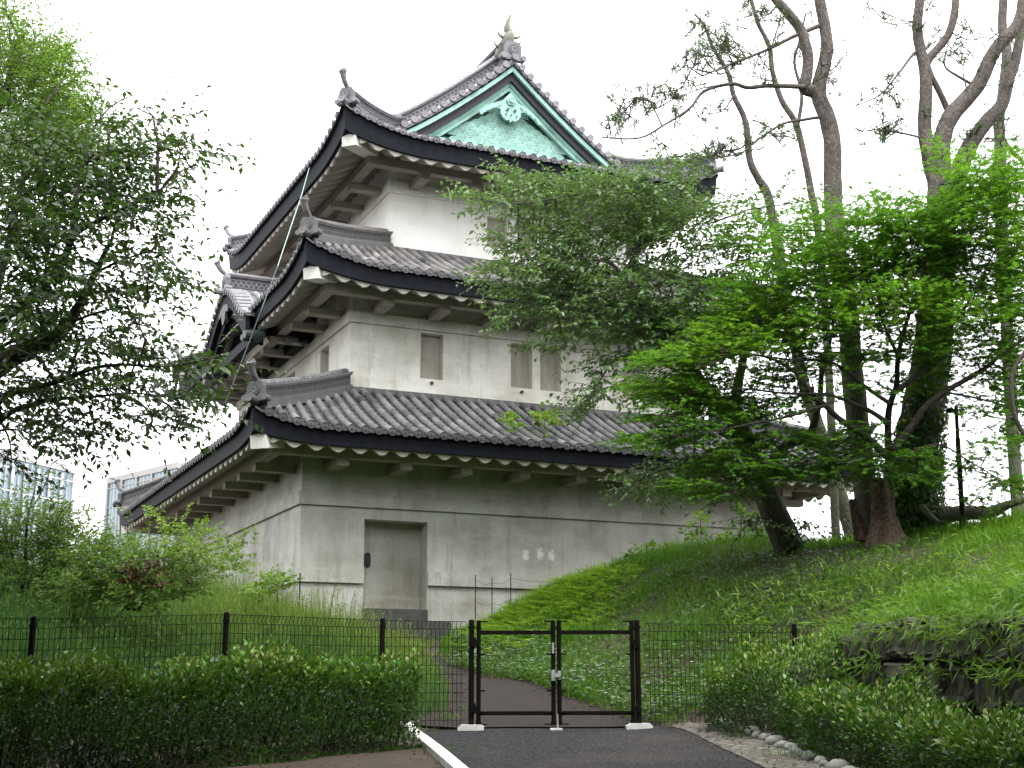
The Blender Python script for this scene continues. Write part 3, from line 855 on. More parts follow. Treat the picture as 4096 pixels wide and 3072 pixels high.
# tiles along the gable edges: short rows facing out with round ends
for vf, sg in ((GV, 1), (D - GV, -1)):
    g = MB()
    slope = np.r_[0, np.cumsum(np.hypot(np.diff(np.linspace(1.9, R3.T, 200)), np.diff([R3.rz(t, 99) for t in np.linspace(1.9, R3.T, 200)])))]
    tt = np.interp(np.arange(.1, slope[-1] - .12, .305), slope, np.linspace(1.9, R3.T, 200))
    for t in tt:
        for u in (R3.u0 + t, R3.u1 - t):
            z = R3.rz(t, 99) + .06
            g.tint = random.uniform(.45, .8); g.tube([(u, vf - sg * .03, z), (u, vf + sg * .55, z)], [.080, .072], 9)
            g.tint = random.uniform(.2, .45); g.disc((u, vf - sg * .035, z), (0, -sg, 0), .092)
            for d_ in (.07, .13):                        # little stacked flat tiles between the ends
                du = -d_ * (1 if u < W / 2 else -1)
                u2 = u - du; zz = R3.rz(min(u2 - R3.u0, R3.u1 - u2), 99) - .0
                g.tint = .55; g.box(min(u2 - .05, u2 + .05), max(u2 - .05, u2 + .05), min(vf, vf + sg * .3), max(vf, vf + sg * .3), zz - .05, zz + .0)
    us = np.linspace(R3.u0 + 1.6, W - R3.u0 - 1.6, 61)
    g.tint = .4
    def rl(v, dz): return [(u, vf + sg * v, gz(u) + dz) for u in us]
    g.ribbon(rl(.0, .0), rl(.0, -.07), rl(.6, -.07), rl(.6, .0))
    g.build('verge_tiles', M['tile3'], part3, off=OFF)
    for sx in (1, -1):                                   # descending ridges
        pts = [((R3.u0 + t) if sx > 0 else (R3.u1 - t), vf + sg * .80, R3.rz(t, 99) + .05) for t in np.linspace(1.75, 4.72, 16)]
        ridge(part3, pts, 'descending_ridge', .50, .14, M['tile3'], .085)
mr = [(W / 2, v, R3.rz(R3.T, 99) + .06) for v in np.linspace(GV + .35, D - GV - .35, 12)]
ridge(part3, mr, 'main_ridge', .62, .16, M['tile3'], .11)
for vf, sg in ((GV, 1), (D - GV, -1)):
    g = oni(part3, (W / 2, vf + sg * .12, R3.rz(R3.T, 99) + .06), (0, -sg, 0), 1.2, mt=M['tile3'], horn=False)
    t = MB(); t.tint = .6; zz = R3.rz(R3.T, 99) + .08
    t.tube([(W / 2, vf + .2 * sg, zz), (W / 2, vf - .10 * sg, zz)], .085, 10); t.tint = .3; t.disc((W / 2, vf - .105 * sg, zz), (0, -sg, 0), .095)
    t.build('verge_tiles', M['tile3'], part3, off=OFF)
    # fish-shaped finial with its tail in the air
    f = MB(); zr = R3.rz(R3.T, 99) + .42; yv = lambda y: vf + sg * y
    body = [(.75, .02), (.62, .16), (.46, .28), (.34, .42), (.28, .58), (.28, .74)]
    f.tube([(W / 2, yv(y), zr + .74 * z) for y, z in body], [.20, .21, .19, .165, .13, .09], 10)
    def fin(a, b_, c, r0):
        a, b_, c = Vector(a), Vector(b_), Vector(c)
        pts = [a.lerp(b_, t).lerp(b_.lerp(c, t), t) for t in np.linspace(0, 1, 7)]
        f.tube(pts, [r0 * (1 - .93 * (i / 6) ** 1.2) for i in range(7)], 6)
    fin((W / 2, yv(.28), zr + .46), (W / 2 - .16, yv(.25), zr + .64), (W / 2 + .02, yv(.1), zr + .98), .11)
    fin((W / 2 - .03, yv(.3), zr + .45), (W / 2 - .12, yv(.35), zr + .60), (W / 2 - .05, yv(.5), zr + .80), .08)
    for sx, y0, z0 in ((-1, .34, .46), (1, .30, .22), (-1, .55, .2), (1, .3, .5)):
        fin((W / 2 + sx * .1, yv(y0), zr + .74 * z0), (W / 2 + sx * .36, yv(y0 - .05), zr + .74 * z0), (W / 2 + sx * .30, yv(y0 - .05), zr + .74 * z0 + .22), .05)
    for k in range(6):
        fin((W / 2, yv(.45 - .04 * k), zr + .30 + .045 * k), (W / 2 - .08, yv(.6 - .04 * k), zr + .35 + .045 * k), (W / 2 - .05, yv(.66 - .04 * k), zr + .42 + .045 * k), .035)
    f.build('fish_finial', M['fish'], part3, smooth=True, off=OFF)

# the undulating gable over the left eave of the second roof
KZ, KH = 8.42, 1.12
def kz(v):
    x = abs(v - KVC) / KHW
    return KZ + KH * (.5 + .5 * math.cos(math.pi * min(x, 1))) ** .72 + .10 * max(0, x - .8) ** 2 * 4
vs_ = np.linspace(KVC - KHW - .05, KVC + KHW + .05, 61)
UF = -.36
g = MB()
for i, u in enumerate(np.arange(UF + .42, 1.95, PITCH_T)):
    pts = [(u, v, kz(v) + .02) for v in vs_]
    for a in range(0, len(pts) - 1, 4):
        g.tint = random.uniform(.55, .9); seg = pts[a:a + 5]; g.tube(seg, [.082] + [.074] * (len(seg) - 1), 8)
    for e, sgn in ((0, -1), (-1, 1)):
        g.tint = .35; g.disc((u, pts[e][1] + sgn * .01, pts[e][2]), (0, sgn, -.15), .09)
arc = np.r_[0, np.cumsum(np.hypot(np.diff(vs_), np.diff([kz(v) for v in vs_])))]
for s_ in np.arange(.06, arc[-1], .245):
    v = np.interp(s_, arc, vs_); z = kz(v) + .0
    g.tint = random.uniform(.55, .9); g.tube([(UF - .02, v, z), (UF + .36, v, z + .03)], [.078, .072], 8)
    g.tint = .35; g.disc((UF - .025, v, z), (-1, 0, 0), .086)
g.tint = .4
g.ribbon([(UF + .02, v, kz(v) - .01) for v in vs_], [(1.95, v, kz(v) - .01) for v in vs_], [(1.95, v, kz(v) - .06) for v in vs_], [(UF + .02, v, kz(v) - .06) for v in vs_])
kg = g.build('curved_gable', M['tile3'], castle, off=OFF)
g = MB()
vb = np.linspace(KVC - KHW + .02, KVC + KHW - .02, 61)
def kr_(u, dz): return [(u, v, kz(v) + dz) for v in vb]
g.ribbon(kr_(UF + .05, -.065), kr_(UF + .05, -.40), kr_(UF + .15, -.40), kr_(UF + .15, -.065))
vb = np.linspace(KVC - KHW + .25, KVC + KHW - .25, 61)
g.ribbon(kr_(UF + .17, -.30), kr_(UF + .17, -.66), kr_(UF + .29, -.66), kr_(UF + .29, -.30))
vb = np.linspace(KVC - KHW + .5, KVC + KHW - .5, 61)
g.ribbon(kr_(UF + .5, -.45), kr_(UF + .5, -.80), kr_(UF + .6, -.80), kr_(UF + .6, -.45))
g.box(-.06, .14, KV0 + .45, KV1 - .45, 7.90, 8.14); g.box(1.05, 1.30, KV0 + .1, KV1 - .1, 7.97, 8.2)
g.build('bargeboard', M['fascia'], kg, off=OFF)
g = MB()
vb = np.linspace(KVC - KHW + .3, KVC + KHW - .3, 41)
g.ribbon(kr_(UF + .2, -.50), kr_(1.34, -.50))
for u in np.arange(UF + .35, 1.3, .36): g.ribbon(kr_(u, -.49), kr_(u, -.66), kr_(u + .16, -.66), kr_(u + .16, -.49))
g.build('plastered_rafters', M['soffit'], kg, off=OFF)
for sgn in (-1, 1):
    g = MB()
    for k in range(4):
        c = (UF + .2, KVC + sgn * (KHW - .1 - .12 * k), 7.98 - .02 * k + .06 * (k % 2))
        g.tube([(c[0] - .14, c[1], c[2]), (c[0] + .3, c[1], c[2] + .02)], .11 - .015 * k, 10)
    g.build('carved_bracket', M['copper_dark'], kg, off=OFF)
g = MB()
g.prism([(-.35, 0), (-.5, -.12), (-.42, -.2), (-.2, -.14), (-.16, -.34), (0, -.46), (.16, -.34), (.2, -.14), (.42, -.2), (.5, -.12), (.35, 0), (0, .08)], (UF + .03, KVC, kz(KVC) - .36), (0, 1, 0), (0, 0, 1), (-1, 0, 0), .07)
g.build('carved_ornament', M['copper_dark'], kg, off=OFF)
ridge(kg, [(u, KVC, kz(KVC) + .04) for u in np.linspace(UF + .1, 1.95, 7)], 'short_ridge', .46, .14, M['tile3'], .085)
oni(kg, (UF + .10, KVC, kz(KVC) + .02), (-1, 0, 0), 1.15, mt=M['tile3'])

# lightning cable and the clips of the drop wire on the eaves
def onu(x, y, u):
    r = ray(x, y); r2 = np.array([r[0] * CT + r[1] * ST, -r[0] * ST + r[1] * CT, r[2]])
    ox, oy = -X0 * CT - Y0 * ST, X0 * ST - Y0 * CT
    t = (u - ox) / r2[0]
    return np.array([ox, oy, 0]) + t * r2
g = MB()
pts = [onu(x, y, u) for x, y, u in ((668, 363, .86), (652, 420, .55), (630, 485, .1), (600, 575, -.3), (565, 668, -.5), (540, 735, -.45), (515, 800, -.25), (486, 872, .02))]
g.tube(pts, .011, 6); g.build('lightning_cable', M['cable'], castle, off=OFF)

# ---------------------------------------------------------------- fence and gate
def at_gate(px, py, Y=GY):                              # full-size photo pixel on the gate's plane
    return PT(px / 1.85172, py / 1.85172, Y)
def attach(o, parent):
    o.parent = parent
    o.matrix_parent_inverse = parent.matrix_basis.inverted() if parent.rotation_euler.z else Matrix.Translation(-Vector(parent.location))
    return o
def wire_panel(name, p, q_, zb0, zt0, zb1, zt1, parent, kink=True):
    p, q_ = np.array(p, float), np.array(q_, float)
    L_ = np.hypot(*(q_ - p)); n = int(L_ / .05); d = (q_ - p) / L_; nn = np.array([d[1], -d[0]])
    mb = MB(); r = .0034
    for i in range(1, n):
        f = i / n; x, y = p + (q_ - p) * f
        z0, z1 = zb0 + (zb1 - zb0) * f, zt0 + (zt1 - zt0) * f
        pts = [(x, y, z0), (x, y, z1 - .10), (x + nn[0] * .022 + d[0] * .008, y + nn[1] * .022 + d[1] * .008, z1 - .06), (x, y, z1)]
        if kink: pts.insert(1, (x, y, z0 + .05)); pts[0] = (x + nn[0] * .012, y + nn[1] * .012, z0)
        mb.tube(pts, r, 4, cap=False)
    for k in range(13):
        a0, a1 = min(zb0 + .01 + .1 * k, zt0 - .005), min(zb1 + .01 + .1 * k, zt1 - .005)
        mb.tube([(p[0], p[1], a0), (q_[0], q_[1], a1)], .0034, 4, cap=False)
        if a0 >= zt0 - .006: break
    return attach(mb.build(name, M['wire']), parent)
def post(name, x, y, z0, z1, parent, r=.028):
    mb = MB(); mb.tube([(x, y, z0), (x, y, z1 - .012), (x, y, z1)], [r, r, r * .8], 14)
    mb.tube([(x, y, z1 - .10), (x, y, z1 - .075)], r * 1.22, 14)
    return attach(mb.build(name, M['paint'], smooth=False), parent)
fence_l = tag(empty('wire_fence', (-1.44, 15.1, -.42)), 'long dark wire mesh fence running left from the gate behind the clipped hedge', 'fence')
LP = [(-.53, 15.48), (-1.44, 15.1), (-2.86, 13.6), (-4.4, 12.5), (-6.4, 11.6), (-8.4, 11.0)]
LT = [PT(1000, 1342, 15.48)[2], PT(829, 1339, 15.1)[2], PT(495, 1326, 13.6)[2], PT(85, 1336, 12.5)[2], .66, .6]
for i, ((x, y), zt) in enumerate(zip(LP, LT)):
    if i: post('fence_post', x, y, zt - 1.35, zt + .02, fence_l, .030)
for i in range(len(LP) - 1):
    wire_panel('mesh_panel', LP[i], LP[i + 1], LT[i] - 1.2, LT[i], LT[i + 1] - 1.2, LT[i + 1], fence_l)
RP = [(1.50, 15.5), (PT(1715, 1350, 15.55)[0], 15.55), (PT(1835, 1350, 15.75)[0], 15.75)]
RT = [PT(1385, 1346, 15.5)[2], PT(1715, 1350, 15.55)[2], PT(1835, 1352, 15.75)[2]]
fence_r = tag(empty('wire_fence', (RP[1][0], 15.55, -.3)), 'short dark wire mesh fence right of the gate ending against the stone wall', 'fence')
post('fence_post', RP[1][0], RP[1][1], RT[1] - 1.4, RT[1] + .02, fence_r, .030)
for i in range(2): wire_panel('mesh_panel', RP[i], RP[i + 1], RT[i] - 1.2, RT[i], RT[i + 1] - 1.2, RT[i + 1], fence_r)
gate = tag(empty('double_gate', (.5, GY, -.42)), 'closed dark double leaf mesh gate across the asphalt path', 'gate')
zt = at_gate(2048, 2482)[2]; zl = at_gate(2048, 2901)[2]; zr1, zr2 = at_gate(2048, 2530)[2], at_gate(2048, 2853)[2]
for px in (1885, 2552):
    x = at_gate(px, 2700)[0]; zg = float(H(x, GY - .05))
    pst = post('gate_post', x, GY, zg + .02, zt + .01, gate, .032)
    mb = MB(); oc = [(-.145, 0), (-.145, .045), (-.11, .07), (.11, .07), (.145, .045), (.145, 0)]
    mb.prism([(a, b - .03) for a, b in oc], (x, GY - .11, zg + .03), (1, 0, 0), (0, 0, 1), (0, -1, 0), .24)
    attach(mb.build('footing', M['concrete']), pst)
for xa, xb in ((1914.5, 2213), (2237, 2530)):
    a, b_ = at_gate(xa, 2700)[0], at_gate(xb, 2700)[0]
    lf = MB()
    for x in (a, b_): lf.tube([(x, GY, zl), (x, GY, zt)], .026, 14); lf.tube([(x, GY, zt - .1), (x, GY, zt - .075)], .032, 14); lf.tube([(x, GY, zl + .01), (x, GY, zl + .045)], .032, 14)
    for z in (zr1, zr2): lf.bar((a, GY, z), (b_, GY, z), .03, .045)
    for x, s_ in ((a, 1), (b_, -1)):                    # clips that hold the mesh
        for z in (zt - .38, zt - .78, zl + .14): lf.bar((x, GY - .02, z), (x + s_ * .075, GY - .02, z), .02, .018)
        for z in (zt - .012, zl + .012): lf.bar((x, GY - .02, z), (x + s_ * .10, GY - .02, z), .02, .014)
    leaf = attach(lf.build('gate_leaf', M['paint']), gate)
    wp = wire_panel('mesh_panel', (a, GY - .03), (b_, GY - .03), zl + .01, zt - .01, zl + .01, zt - .01, gate)
    wp.parent = leaf; wp.matrix_parent_inverse = Matrix.Translation(-Vector(gate.location)); leaf.matrix_parent_inverse = Matrix.Translation(-Vector(gate.location))
    hx = a if xa < 2000 else b_
    sg = -1 if xa < 2000 else 1
    for z in (zt - .24, zl + .19):
        mb = MB(); mb.box(min(hx, hx + sg * .08), max(hx, hx + sg * .08), GY - .05, GY + .02, z - .05, z + .02); mb.tube([(hx + sg * .045, GY - .04, z - .07), (hx + sg * .045, GY - .04, z + .05)], .015, 8)
        attach(mb.build('hinge', M['paint']), gate)
lx = at_gate(2225, 2700)[0]
mb = MB(); mb.box(lx - .055, lx - .015, GY - .06, GY - .028, zt - .67, zt - .55); mb.box(lx + .015, lx + .05, GY - .06, GY - .028, zt - .66, zt - .56); mb.box(lx - .02, lx + .05, GY - .075, GY - .061, zt - .63, zt - .59)
attach(mb.build('latch', M['steel']), gate)
mb = MB(); mb.tube([(lx - .035, GY - .034, zt - .37), (lx - .035, GY - .034, zt - .25)], .013, 8); attach(mb.build('lock_sleeve', M['steel']), gate)
mb = MB(); mb.tube([(lx + .01, GY - .034, zl + .12), (lx + .01, GY - .034, zl - .09)], .008, 8); attach(mb.build('drop_bolt', M['steel']), gate)
zg = float(H(lx, GY - .1)); mb = MB(); mb.box(lx - .075, lx + .06, GY - .14, GY - .02, zg - .02, zg + .03); attach(mb.build('bolt_plate', M['concrete']), gate)

# thin iron rods with slack wires by the castle wall
wf = tag(empty('wire_barrier', tuple(loc2w(3.8, -.6, 1.4))), 'three thin black rods with slack wires in front of the white wall', 'wire barrier')
rods = [(3.44, 2.27, 1.2), (3.80, 2.22, 1.3), (4.21, 2.32, 1.45), (5.6, 2.35, 1.8)]
for u, zt_, zb_ in rods:
    a = loc2w(u, -.6, zb_ - .3); b_ = loc2w(u, -.6, zt_); mb = MB(); mb.tube([a, b_], .011, 6)
    for f in (.25, .5, .75): c_ = a + (b_ - a) * f; mb.tube([c_ - [0, 0, .012], c_ + [0, 0, .012]], .018, 6)
    attach(mb.build('rod', M['iron']), wf)
for i in range(3):
    for f in (.12, .36, .6, .9):
        a = loc2w(rods[i][0], -.6, rods[i][1] - f * .85); b_ = loc2w(rods[i + 1][0], -.6, rods[i + 1][1] - f * .85)
        pts = [a + (b_ - a) * t - np.array([0, 0, .06 * math.sin(math.pi * t)]) for t in np.linspace(0, 1, 9)]
        mb = MB(); mb.tube(pts, .003, 4, cap=False); attach(mb.build('wire', M['iron']), wf)
for (x, y0, y1, Y, lab) in ((648.5, 1238, 1300, 24.8, 'thin black iron stake in the weeds at the near corner of the castle tower'), (276, 1136, 1215, 27.0, 'thin black iron stake under the far left eave of the castle tower')):
    a, b_ = PT(x, y0, Y), PT(x - 1, y1, Y); zg = float(H(b_[0], b_[1]))
    mb = MB(); mb.tube([(b_[0], b_[1], zg - .2), a], .016, 6); tag(mb.build('iron_stake', M['iron']), lab, 'stake')

# ---------------------------------------------------------------- stone retaining wall, gutter cobbles, lamp post
def hull_stone(w, h, d, seed, rough=.06):
    r_ = np.random.default_rng(seed); n, m_ = 13, 11; ph_ = r_.uniform(0, 6, 4)
    mb = MB(); vs = []
    for j in range(m_):
        for i in range(n):
            a, b_ = i / (n - 1) * 2 - 1, j / (m_ - 1) * 2 - 1; a, b_ = math.copysign(abs(a) ** .55, a), math.copysign(abs(b_) ** .55, b_)
            e = max(0, 1 - max(abs(a), abs(b_)) ** 16); tl_ = ph_[3] - 3; lump = .12 * tl_ * (a if ph_[0] > 3 else b_) + .22 * math.sin(2.3 * a + ph_[0]) + .16 * math.sin(2.9 * b_ + ph_[1]) + .1 * math.sin(5 * a + 3 * b_ + ph_[2])
            vs.append((a * w / 2 * (1 - .09 * abs(b_ + .4 * (ph_[1] - 3) / 3) ** 2), -d * (1.0 * e ** .6 + lump * e) + r_.normal(0, .16 * d) * (e > .2), b_ * h / 2 + r_.normal(0, .004) * (1 - .09 * abs(a + .4 * (ph_[2] - 3) / 3) ** 2)))
    fs = [(j * n + i, j * n + i + 1, (j + 1) * n + i + 1, (j + 1) * n + i) for j in range(m_ - 1) for i in range(n - 1)]
    edge = [i for i in range(n)] + [j * n + n - 1 for j in range(1, m_)] + [(m_ - 1) * n + i for i in range(n - 2, -1, -1)] + [j * n for j in range(m_ - 2, 0, -1)]
    b0 = len(vs); vs += [(vs[e][0], .18, vs[e][2]) for e in edge]
    fs += [(edge[k], b0 + k, b0 + (k + 1) % len(edge), edge[(k + 1) % len(edge)]) for k in range(len(edge))]
    mb.add(vs, fs); return mb
rw = tag(empty('retaining_wall', (3.9, 13.0, -.5)), 'low dark retaining wall of rough stone blocks holding the right bank', 'retaining wall')
wl = [np.array(p) for p in ((3.05, 15.50), (3.45, 14.9), (4.25, 11.6), (4.85, 9.0), (5.3, 7.0))]
cum = np.r_[0, np.cumsum([np.hypot(*(wl[i + 1] - wl[i])) for i in range(4)])]
def wpos(s_):
    i = min(max(np.searchsorted(cum, s_, side='right') - 1, 0), 3); f = (s_ - cum[i]) / (cum[i + 1] - cum[i])
    return wl[i] + (wl[i + 1] - wl[i]) * f, unit((wl[i + 1] - wl[i])[None])[0]
mb = MB()
for s_ in np.arange(0, cum[-1], .3):
    p, d_ = wpos(s_); p2, _ = wpos(min(s_ + .3, cum[-1])); n_ = np.array([-d_[1], d_[0]]) * 1.0
    if n_[0] < 0: n_ = -n_
    zt_, zt2 = float(H(*(p + n_ * .5))) - .1, float(H(*(p2 + n_ * .5))) - .1
    a, b_ = p + n_ * .10, p2 + n_ * .10
    mb.quad((*a, -.9), (*b_, -.9), (*b_, zt2), (*a, zt_))
attach(mb.build('earth_joint', M['joint']), rw)
tops = [.50, .05, -.38]
for row in range(3):
    s_ = .1 + .17 * row; k = 0
    while s_ < cum[-1] - .4:
        w_ = random.uniform(.42, .66); p, d_ = wpos(s_ + w_ / 2)
        n_ = np.array([-d_[1], d_[0]]); n_ = n_ if n_[0] > 0 else -n_
        ztop = float(H(*(p + n_ * .55)))
        hh = random.uniform(.40, .46)
        zc = ztop - .26 - .43 * row + random.uniform(-.02, .02)
        if zc > -1.0:
            st_ = hull_stone(w_ - .02, hh - .02, random.uniform(.07, .11), 100 * row + k, .07).build('stone_block', M['block'], smooth=False)
            ang = math.atan2(n_[1], n_[0]) - math.pi / 2
            st_.location = (p[0] + n_[0] * (.04 + .06 * (2 - row) * .5), p[1] + n_[1] * (.04 + .03 * (2 - row)), zc)
            st_.rotation_euler = (R(-8), R(random.uniform(-5, 5)), ang)
            st_.parent = rw; st_.matrix_parent_inverse = Matrix.Translation(-Vector(rw.location))
        s_ += w_; k += 1
cp = [np.array(p) for p in gut_r[1:]]
clen = sum(np.hypot(*(cp[i + 1] - cp[i])) for i in range(len(cp) - 1)); cc = np.r_[0, np.cumsum([np.hypot(*(cp[i + 1] - cp[i])) for i in range(len(cp) - 1)])]
s_ = .05; stones = []
for k in range(4):
    mb = MB(); n_ = 8; vs = []
    for j in range(7):
        for i in range(10):
            th, ph = math.pi * j / 6, 2 * math.pi * i / 10
            rr = 1 + random.uniform(-.07, .07)
            vs.append((math.sin(th) * math.cos(ph) * .085 * rr, math.sin(th) * math.sin(ph) * .065 * rr, math.cos(th) * .055 * rr))
    mb.add(vs, [(j * 10 + i, (j + 1) * 10 + i, (j + 1) * 10 + (i + 1) % 10, j * 10 + (i + 1) % 10) for j in range(6) for i in range(10)])
    stones.append(mb)
proto = []
while s_ < cc[-1]:
    i = min(np.searchsorted(cc, s_, side='right') - 1, len(cp) - 2); p = cp[i] + (cp[i + 1] - cp[i]) * ((s_ - cc[i]) / (cc[i + 1] - cc[i]))
    k = len(proto)
    if k < 4: o = stones[k].build('cobblestone', M['cobble'], smooth=True)
    else: o = proto[k % 4].copy(); col.objects.link(o)
    proto.append(o)
    sc_ = random.choice([.6, .75, .9, 1.0, 1.15, 1.3])
    o.scale = (sc_, sc_, sc_ * random.uniform(.85, 1.1)); o.rotation_euler = (random.uniform(-.2, .2), random.uniform(-.2, .2), random.uniform(0, 6))
    o.location = (p[0] + random.uniform(-.02, .02), p[1], float(H(*p)) + .030)
    tag(o, 'rounded grey cobblestone set in the row along the outer edge of the gutter', 'cobblestone', 'cobblestones edging the gutter')
    s_ += .165 * sc_ + .025
lp = empty('lamp_post', (0, 0, 0)); Yl = 20.8
a, b_ = PT(2079, 1130, Yl), PT(2065, 877, Yl); lp.location = tuple(a); s1 = MPP(2070, 1000, Yl)
tag(lp, 'dark slim leaning lamp post with a small floodlight head on the hilltop', 'lamp post')
mb = MB(); mb.tube([a - [0, 0, .3], a + (b_ - a) * .72, a + (b_ - a) * .721, b_], [5.6 * s1, 5.3 * s1, 4.2 * s1, 4.0 * s1], 12); attach(mb.build('pole', M['paint']), lp)
mb = MB(); c_ = PT(2056, 887, Yl); mb.tube([c_ + [.03, 0, .0], c_ - [.02, .10, .02], c_ - [.10, .16, .03]], [4.0 * s1, 5.5 * s1, 6.0 * s1], 12); mb.bar(c_, b_ - [0, 0, .06], .03, .03); attach(mb.build('lamp_head', M['paint']), lp)

# ---------------------------------------------------------------- office towers far behind the moat
m, nt, b, N, L = mat('office_glass')
c = ramp(nt, noise(nt, .12, 3, .6), [(.3, (.12, .18, .215)), (.7, (.21, .275, .31))])
L.new(c, b.inputs['Base Color']); b.inputs['Roughness'].default_value = .12; b.inputs['Metallic'].default_value = .35
M['office_glass'] = m
M['office_fin'] = simple('pale_office_fin', (.46, .46, .46), .6, .05, .3, bmp=0)
M['office_bronze'] = simple('grey_office_pier', (.30, .29, .28), .6, .08, .3, bmp=0)
def office(corner_l, corner_r, ztop, depth, mullion, fins, mt, label):
    """curtain-wall block between two plan corners of the face towards us"""
    p, q_ = np.array(corner_l), np.array(corner_r); L_ = np.hypot(*(q_ - p)); d = (q_ - p) / L_
    o = tag(empty('office_tower', (p[0], p[1], -2.0), math.atan2(d[1], d[0])), label, 'office tower')
    h_ = ztop + 2.0
    mb = MB(); mb.box(0, L_, 0, depth, 0, h_); attach_l = mb.build('glass_facade', M['office_glass'], o)
    mb = MB()
    for z in np.arange(3.9, h_, 3.9): mb.box(-.05, L_ + .05, -.14, depth + .05, z - .12, z + .12)
    mb.build('floor_band', mt, o)
    mb = MB(); k = 0
    for x in np.arange(0, L_ + .01, mullion):
        w_ = .62 if k % fins == 0 else .14; dp = .35 if k % fins == 0 else .2
        if fins == 2:                                    # fins that shift sideways storey group by storey group
            for j in range(6): mb.box(x - w_ / 2 + (.9 * (j % 2)), x + w_ / 2 + (.9 * (j % 2)), -dp, -.15, h_ - 15 * (j + 1), h_ - 15 * j - .3)
        else: mb.box(x - w_ / 2, x + w_ / 2, -dp, -.15, 0, h_ + .6)
        k += 1
    for y in np.arange(0, depth, mullion * 1.5): mb.box(L_ + .05, L_ + .5, y - .15, y + .15, 0, h_)
    mb.build('facade_fin', mt, o)
    mb = MB(); mb.box(-.3, L_ + .3, -.3, .2, h_, h_ + 1.2); mb.box(1, L_ - 1, 4, depth - 4, h_, h_ + 2.2); mb.build('roof_parapet', mt, o)
a, b_ = PT(-60, 976, 215), PT(158, 1013, 240)
office(a[:2], b_[:2], (a[2] + b_[2]) / 2 - .2, 30, 1.65, 2, M['office_fin'], 'pale office tower with white vertical fins behind the left bushes')
a, b_ = PT(235, 1036, 275), PT(385, 1021, 255)
office(a[:2], b_[:2], (a[2] + b_[2]) / 2, 30, 1.5, 4, M['office_bronze'], 'glass office tower with grey vertical piers behind the far end of the lowest roof')

# ---------------------------------------------------------------- plants
def rayv(x, y):
    a, b = np.asarray(x) * 1.85172 - 2048, 1536 - np.asarray(y) * 1.85172
    xx = (a + b * ROLL) / F_PX; yy = (b - a * ROLL) / F_PX
    return np.stack([xx, CP - yy * SP, SP + yy * CP], -1)
def PTV(x, y, Y):
    r = rayv(x, y); return r * (np.asarray(Y) / r[..., 1])[..., None]
def leaf_quads(P, Dv, Nv, l, w, fold=.25):
    Dv = unit(Dv); S = unit(np.cross(Dv, Nv)); N2 = np.cross(S, Dv)
    l = np.broadcast_to(np.asarray(l, float), (len(P),))[:, None]; w = np.broadcast_to(np.asarray(w, float), (len(P),))[:, None]
    mid = P + Dv * l * .45 - N2 * w * fold * -.5
    V = np.stack([P, mid + S * w / 2, P + Dv * l - N2 * l * .12, mid - S * w / 2], 1).reshape(-1, 3)
    return V, np.arange(len(P) * 4).reshape(-1, 4)
def star_quads(P, Dv, Nv, s):                           # five-lobed maple leaf as three crossed lobes and two short ones
    Dv = unit(Dv); S = unit(np.cross(Dv, Nv)); Vs = []
    for an, ln in ((0, 1), (.75, .9), (-.75, .9), (1.5, .6), (-1.5, .6)):
        d2 = Dv * math.cos(an) + S * math.sin(an); s2 = -Dv * math.sin(an) + S * math.cos(an)
        ss = (s * ln)[:, None]
        Vs.append(np.stack([P, P + d2 * ss * .45 + s2 * ss * .17, P + d2 * ss - Nv * ss * .12, P + d2 * ss * .45 - s2 * ss * .17], 1))
    V = np.stack(Vs, 1).reshape(-1, 3)
    return V, np.arange(len(V)).reshape(-1, 4)
def sticks(A, B, r0, r1):                               # many thin three-sided twigs
    D_ = unit(B - A); ref = np.where(np.abs(D_[:, 2:3]) < .9, np.array([[0, 0, 1.0]]), np.array([[1.0, 0, 0]]))
    a = unit(np.cross(D_, ref)); b = np.cross(a, D_)
    r0 = np.broadcast_to(np.asarray(r0, float), (len(A),))[:, None]; r1 = np.broadcast_to(np.asarray(r1, float), (len(A),))[:, None]
    ring = []
    for P, r in ((A, r0), (B, r1)):
        for k in range(3):
            t = 2 * math.pi * k / 3; ring.append(P + (a * math.cos(t) + b * math.sin(t)) * r)
    V = np.stack(ring, 1).reshape(-1, 3); base = np.arange(len(A))[:, None] * 6
    Q_ = np.concatenate([base + np.array([[k, (k + 1) % 3, 3 + (k + 1) % 3, 3 + k]]) for k in range(3)])
    return V, Q_
def merge(parts):
    Vs, Qs, Ts = [], [], []; o = 0
    for V, Q_, T in parts:
        Vs.append(V); Qs.append(Q_ + o); Ts.append(np.broadcast_to(T, (len(V),)) if np.ndim(T) == 0 else T); o += len(V)
    return np.concatenate(Vs), np.concatenate(Qs), np.concatenate(Ts)
def smooth_line(P, n=6):
    P = np.array(P, float); out = []
    for i in range(len(P) - 1):
        p0, p1, p2, p3 = P[max(i - 1, 0)], P[i], P[i + 1], P[min(i + 2, len(P) - 1)]
        for t in np.linspace(0, 1, n, endpoint=False):
            out.append(.5 * ((2 * p1) + (-p0 + p2) * t + (2 * p0 - 5 * p1 + 4 * p2 - p3) * t * t + (-p0 + 3 * p1 - 3 * p2 + p3) * t ** 3))
    out.append(P[-1]); return np.array(out)
def limb(mb, marks, Ya, Yb, r0, r1, nseg=10, jit=.06, n=5):
    """a limb through photo marks, running from depth Ya to Yb, radii in photo pixels"""
    k = len(marks); Ys = np.linspace(Ya, Yb, k); rs = np.linspace(r0, r1, k)
    pts = [np.r_[PT(x, y, Y), r * MPP(x, y, Y)] for (x, y), Y, r in zip(marks, Ys, rs)]
    S = smooth_line(pts, n)
    mb.tube([p[:3] for p in S], [max(p[3], .003) for p in S], nseg, jit=jit)
    return S[:, :3]

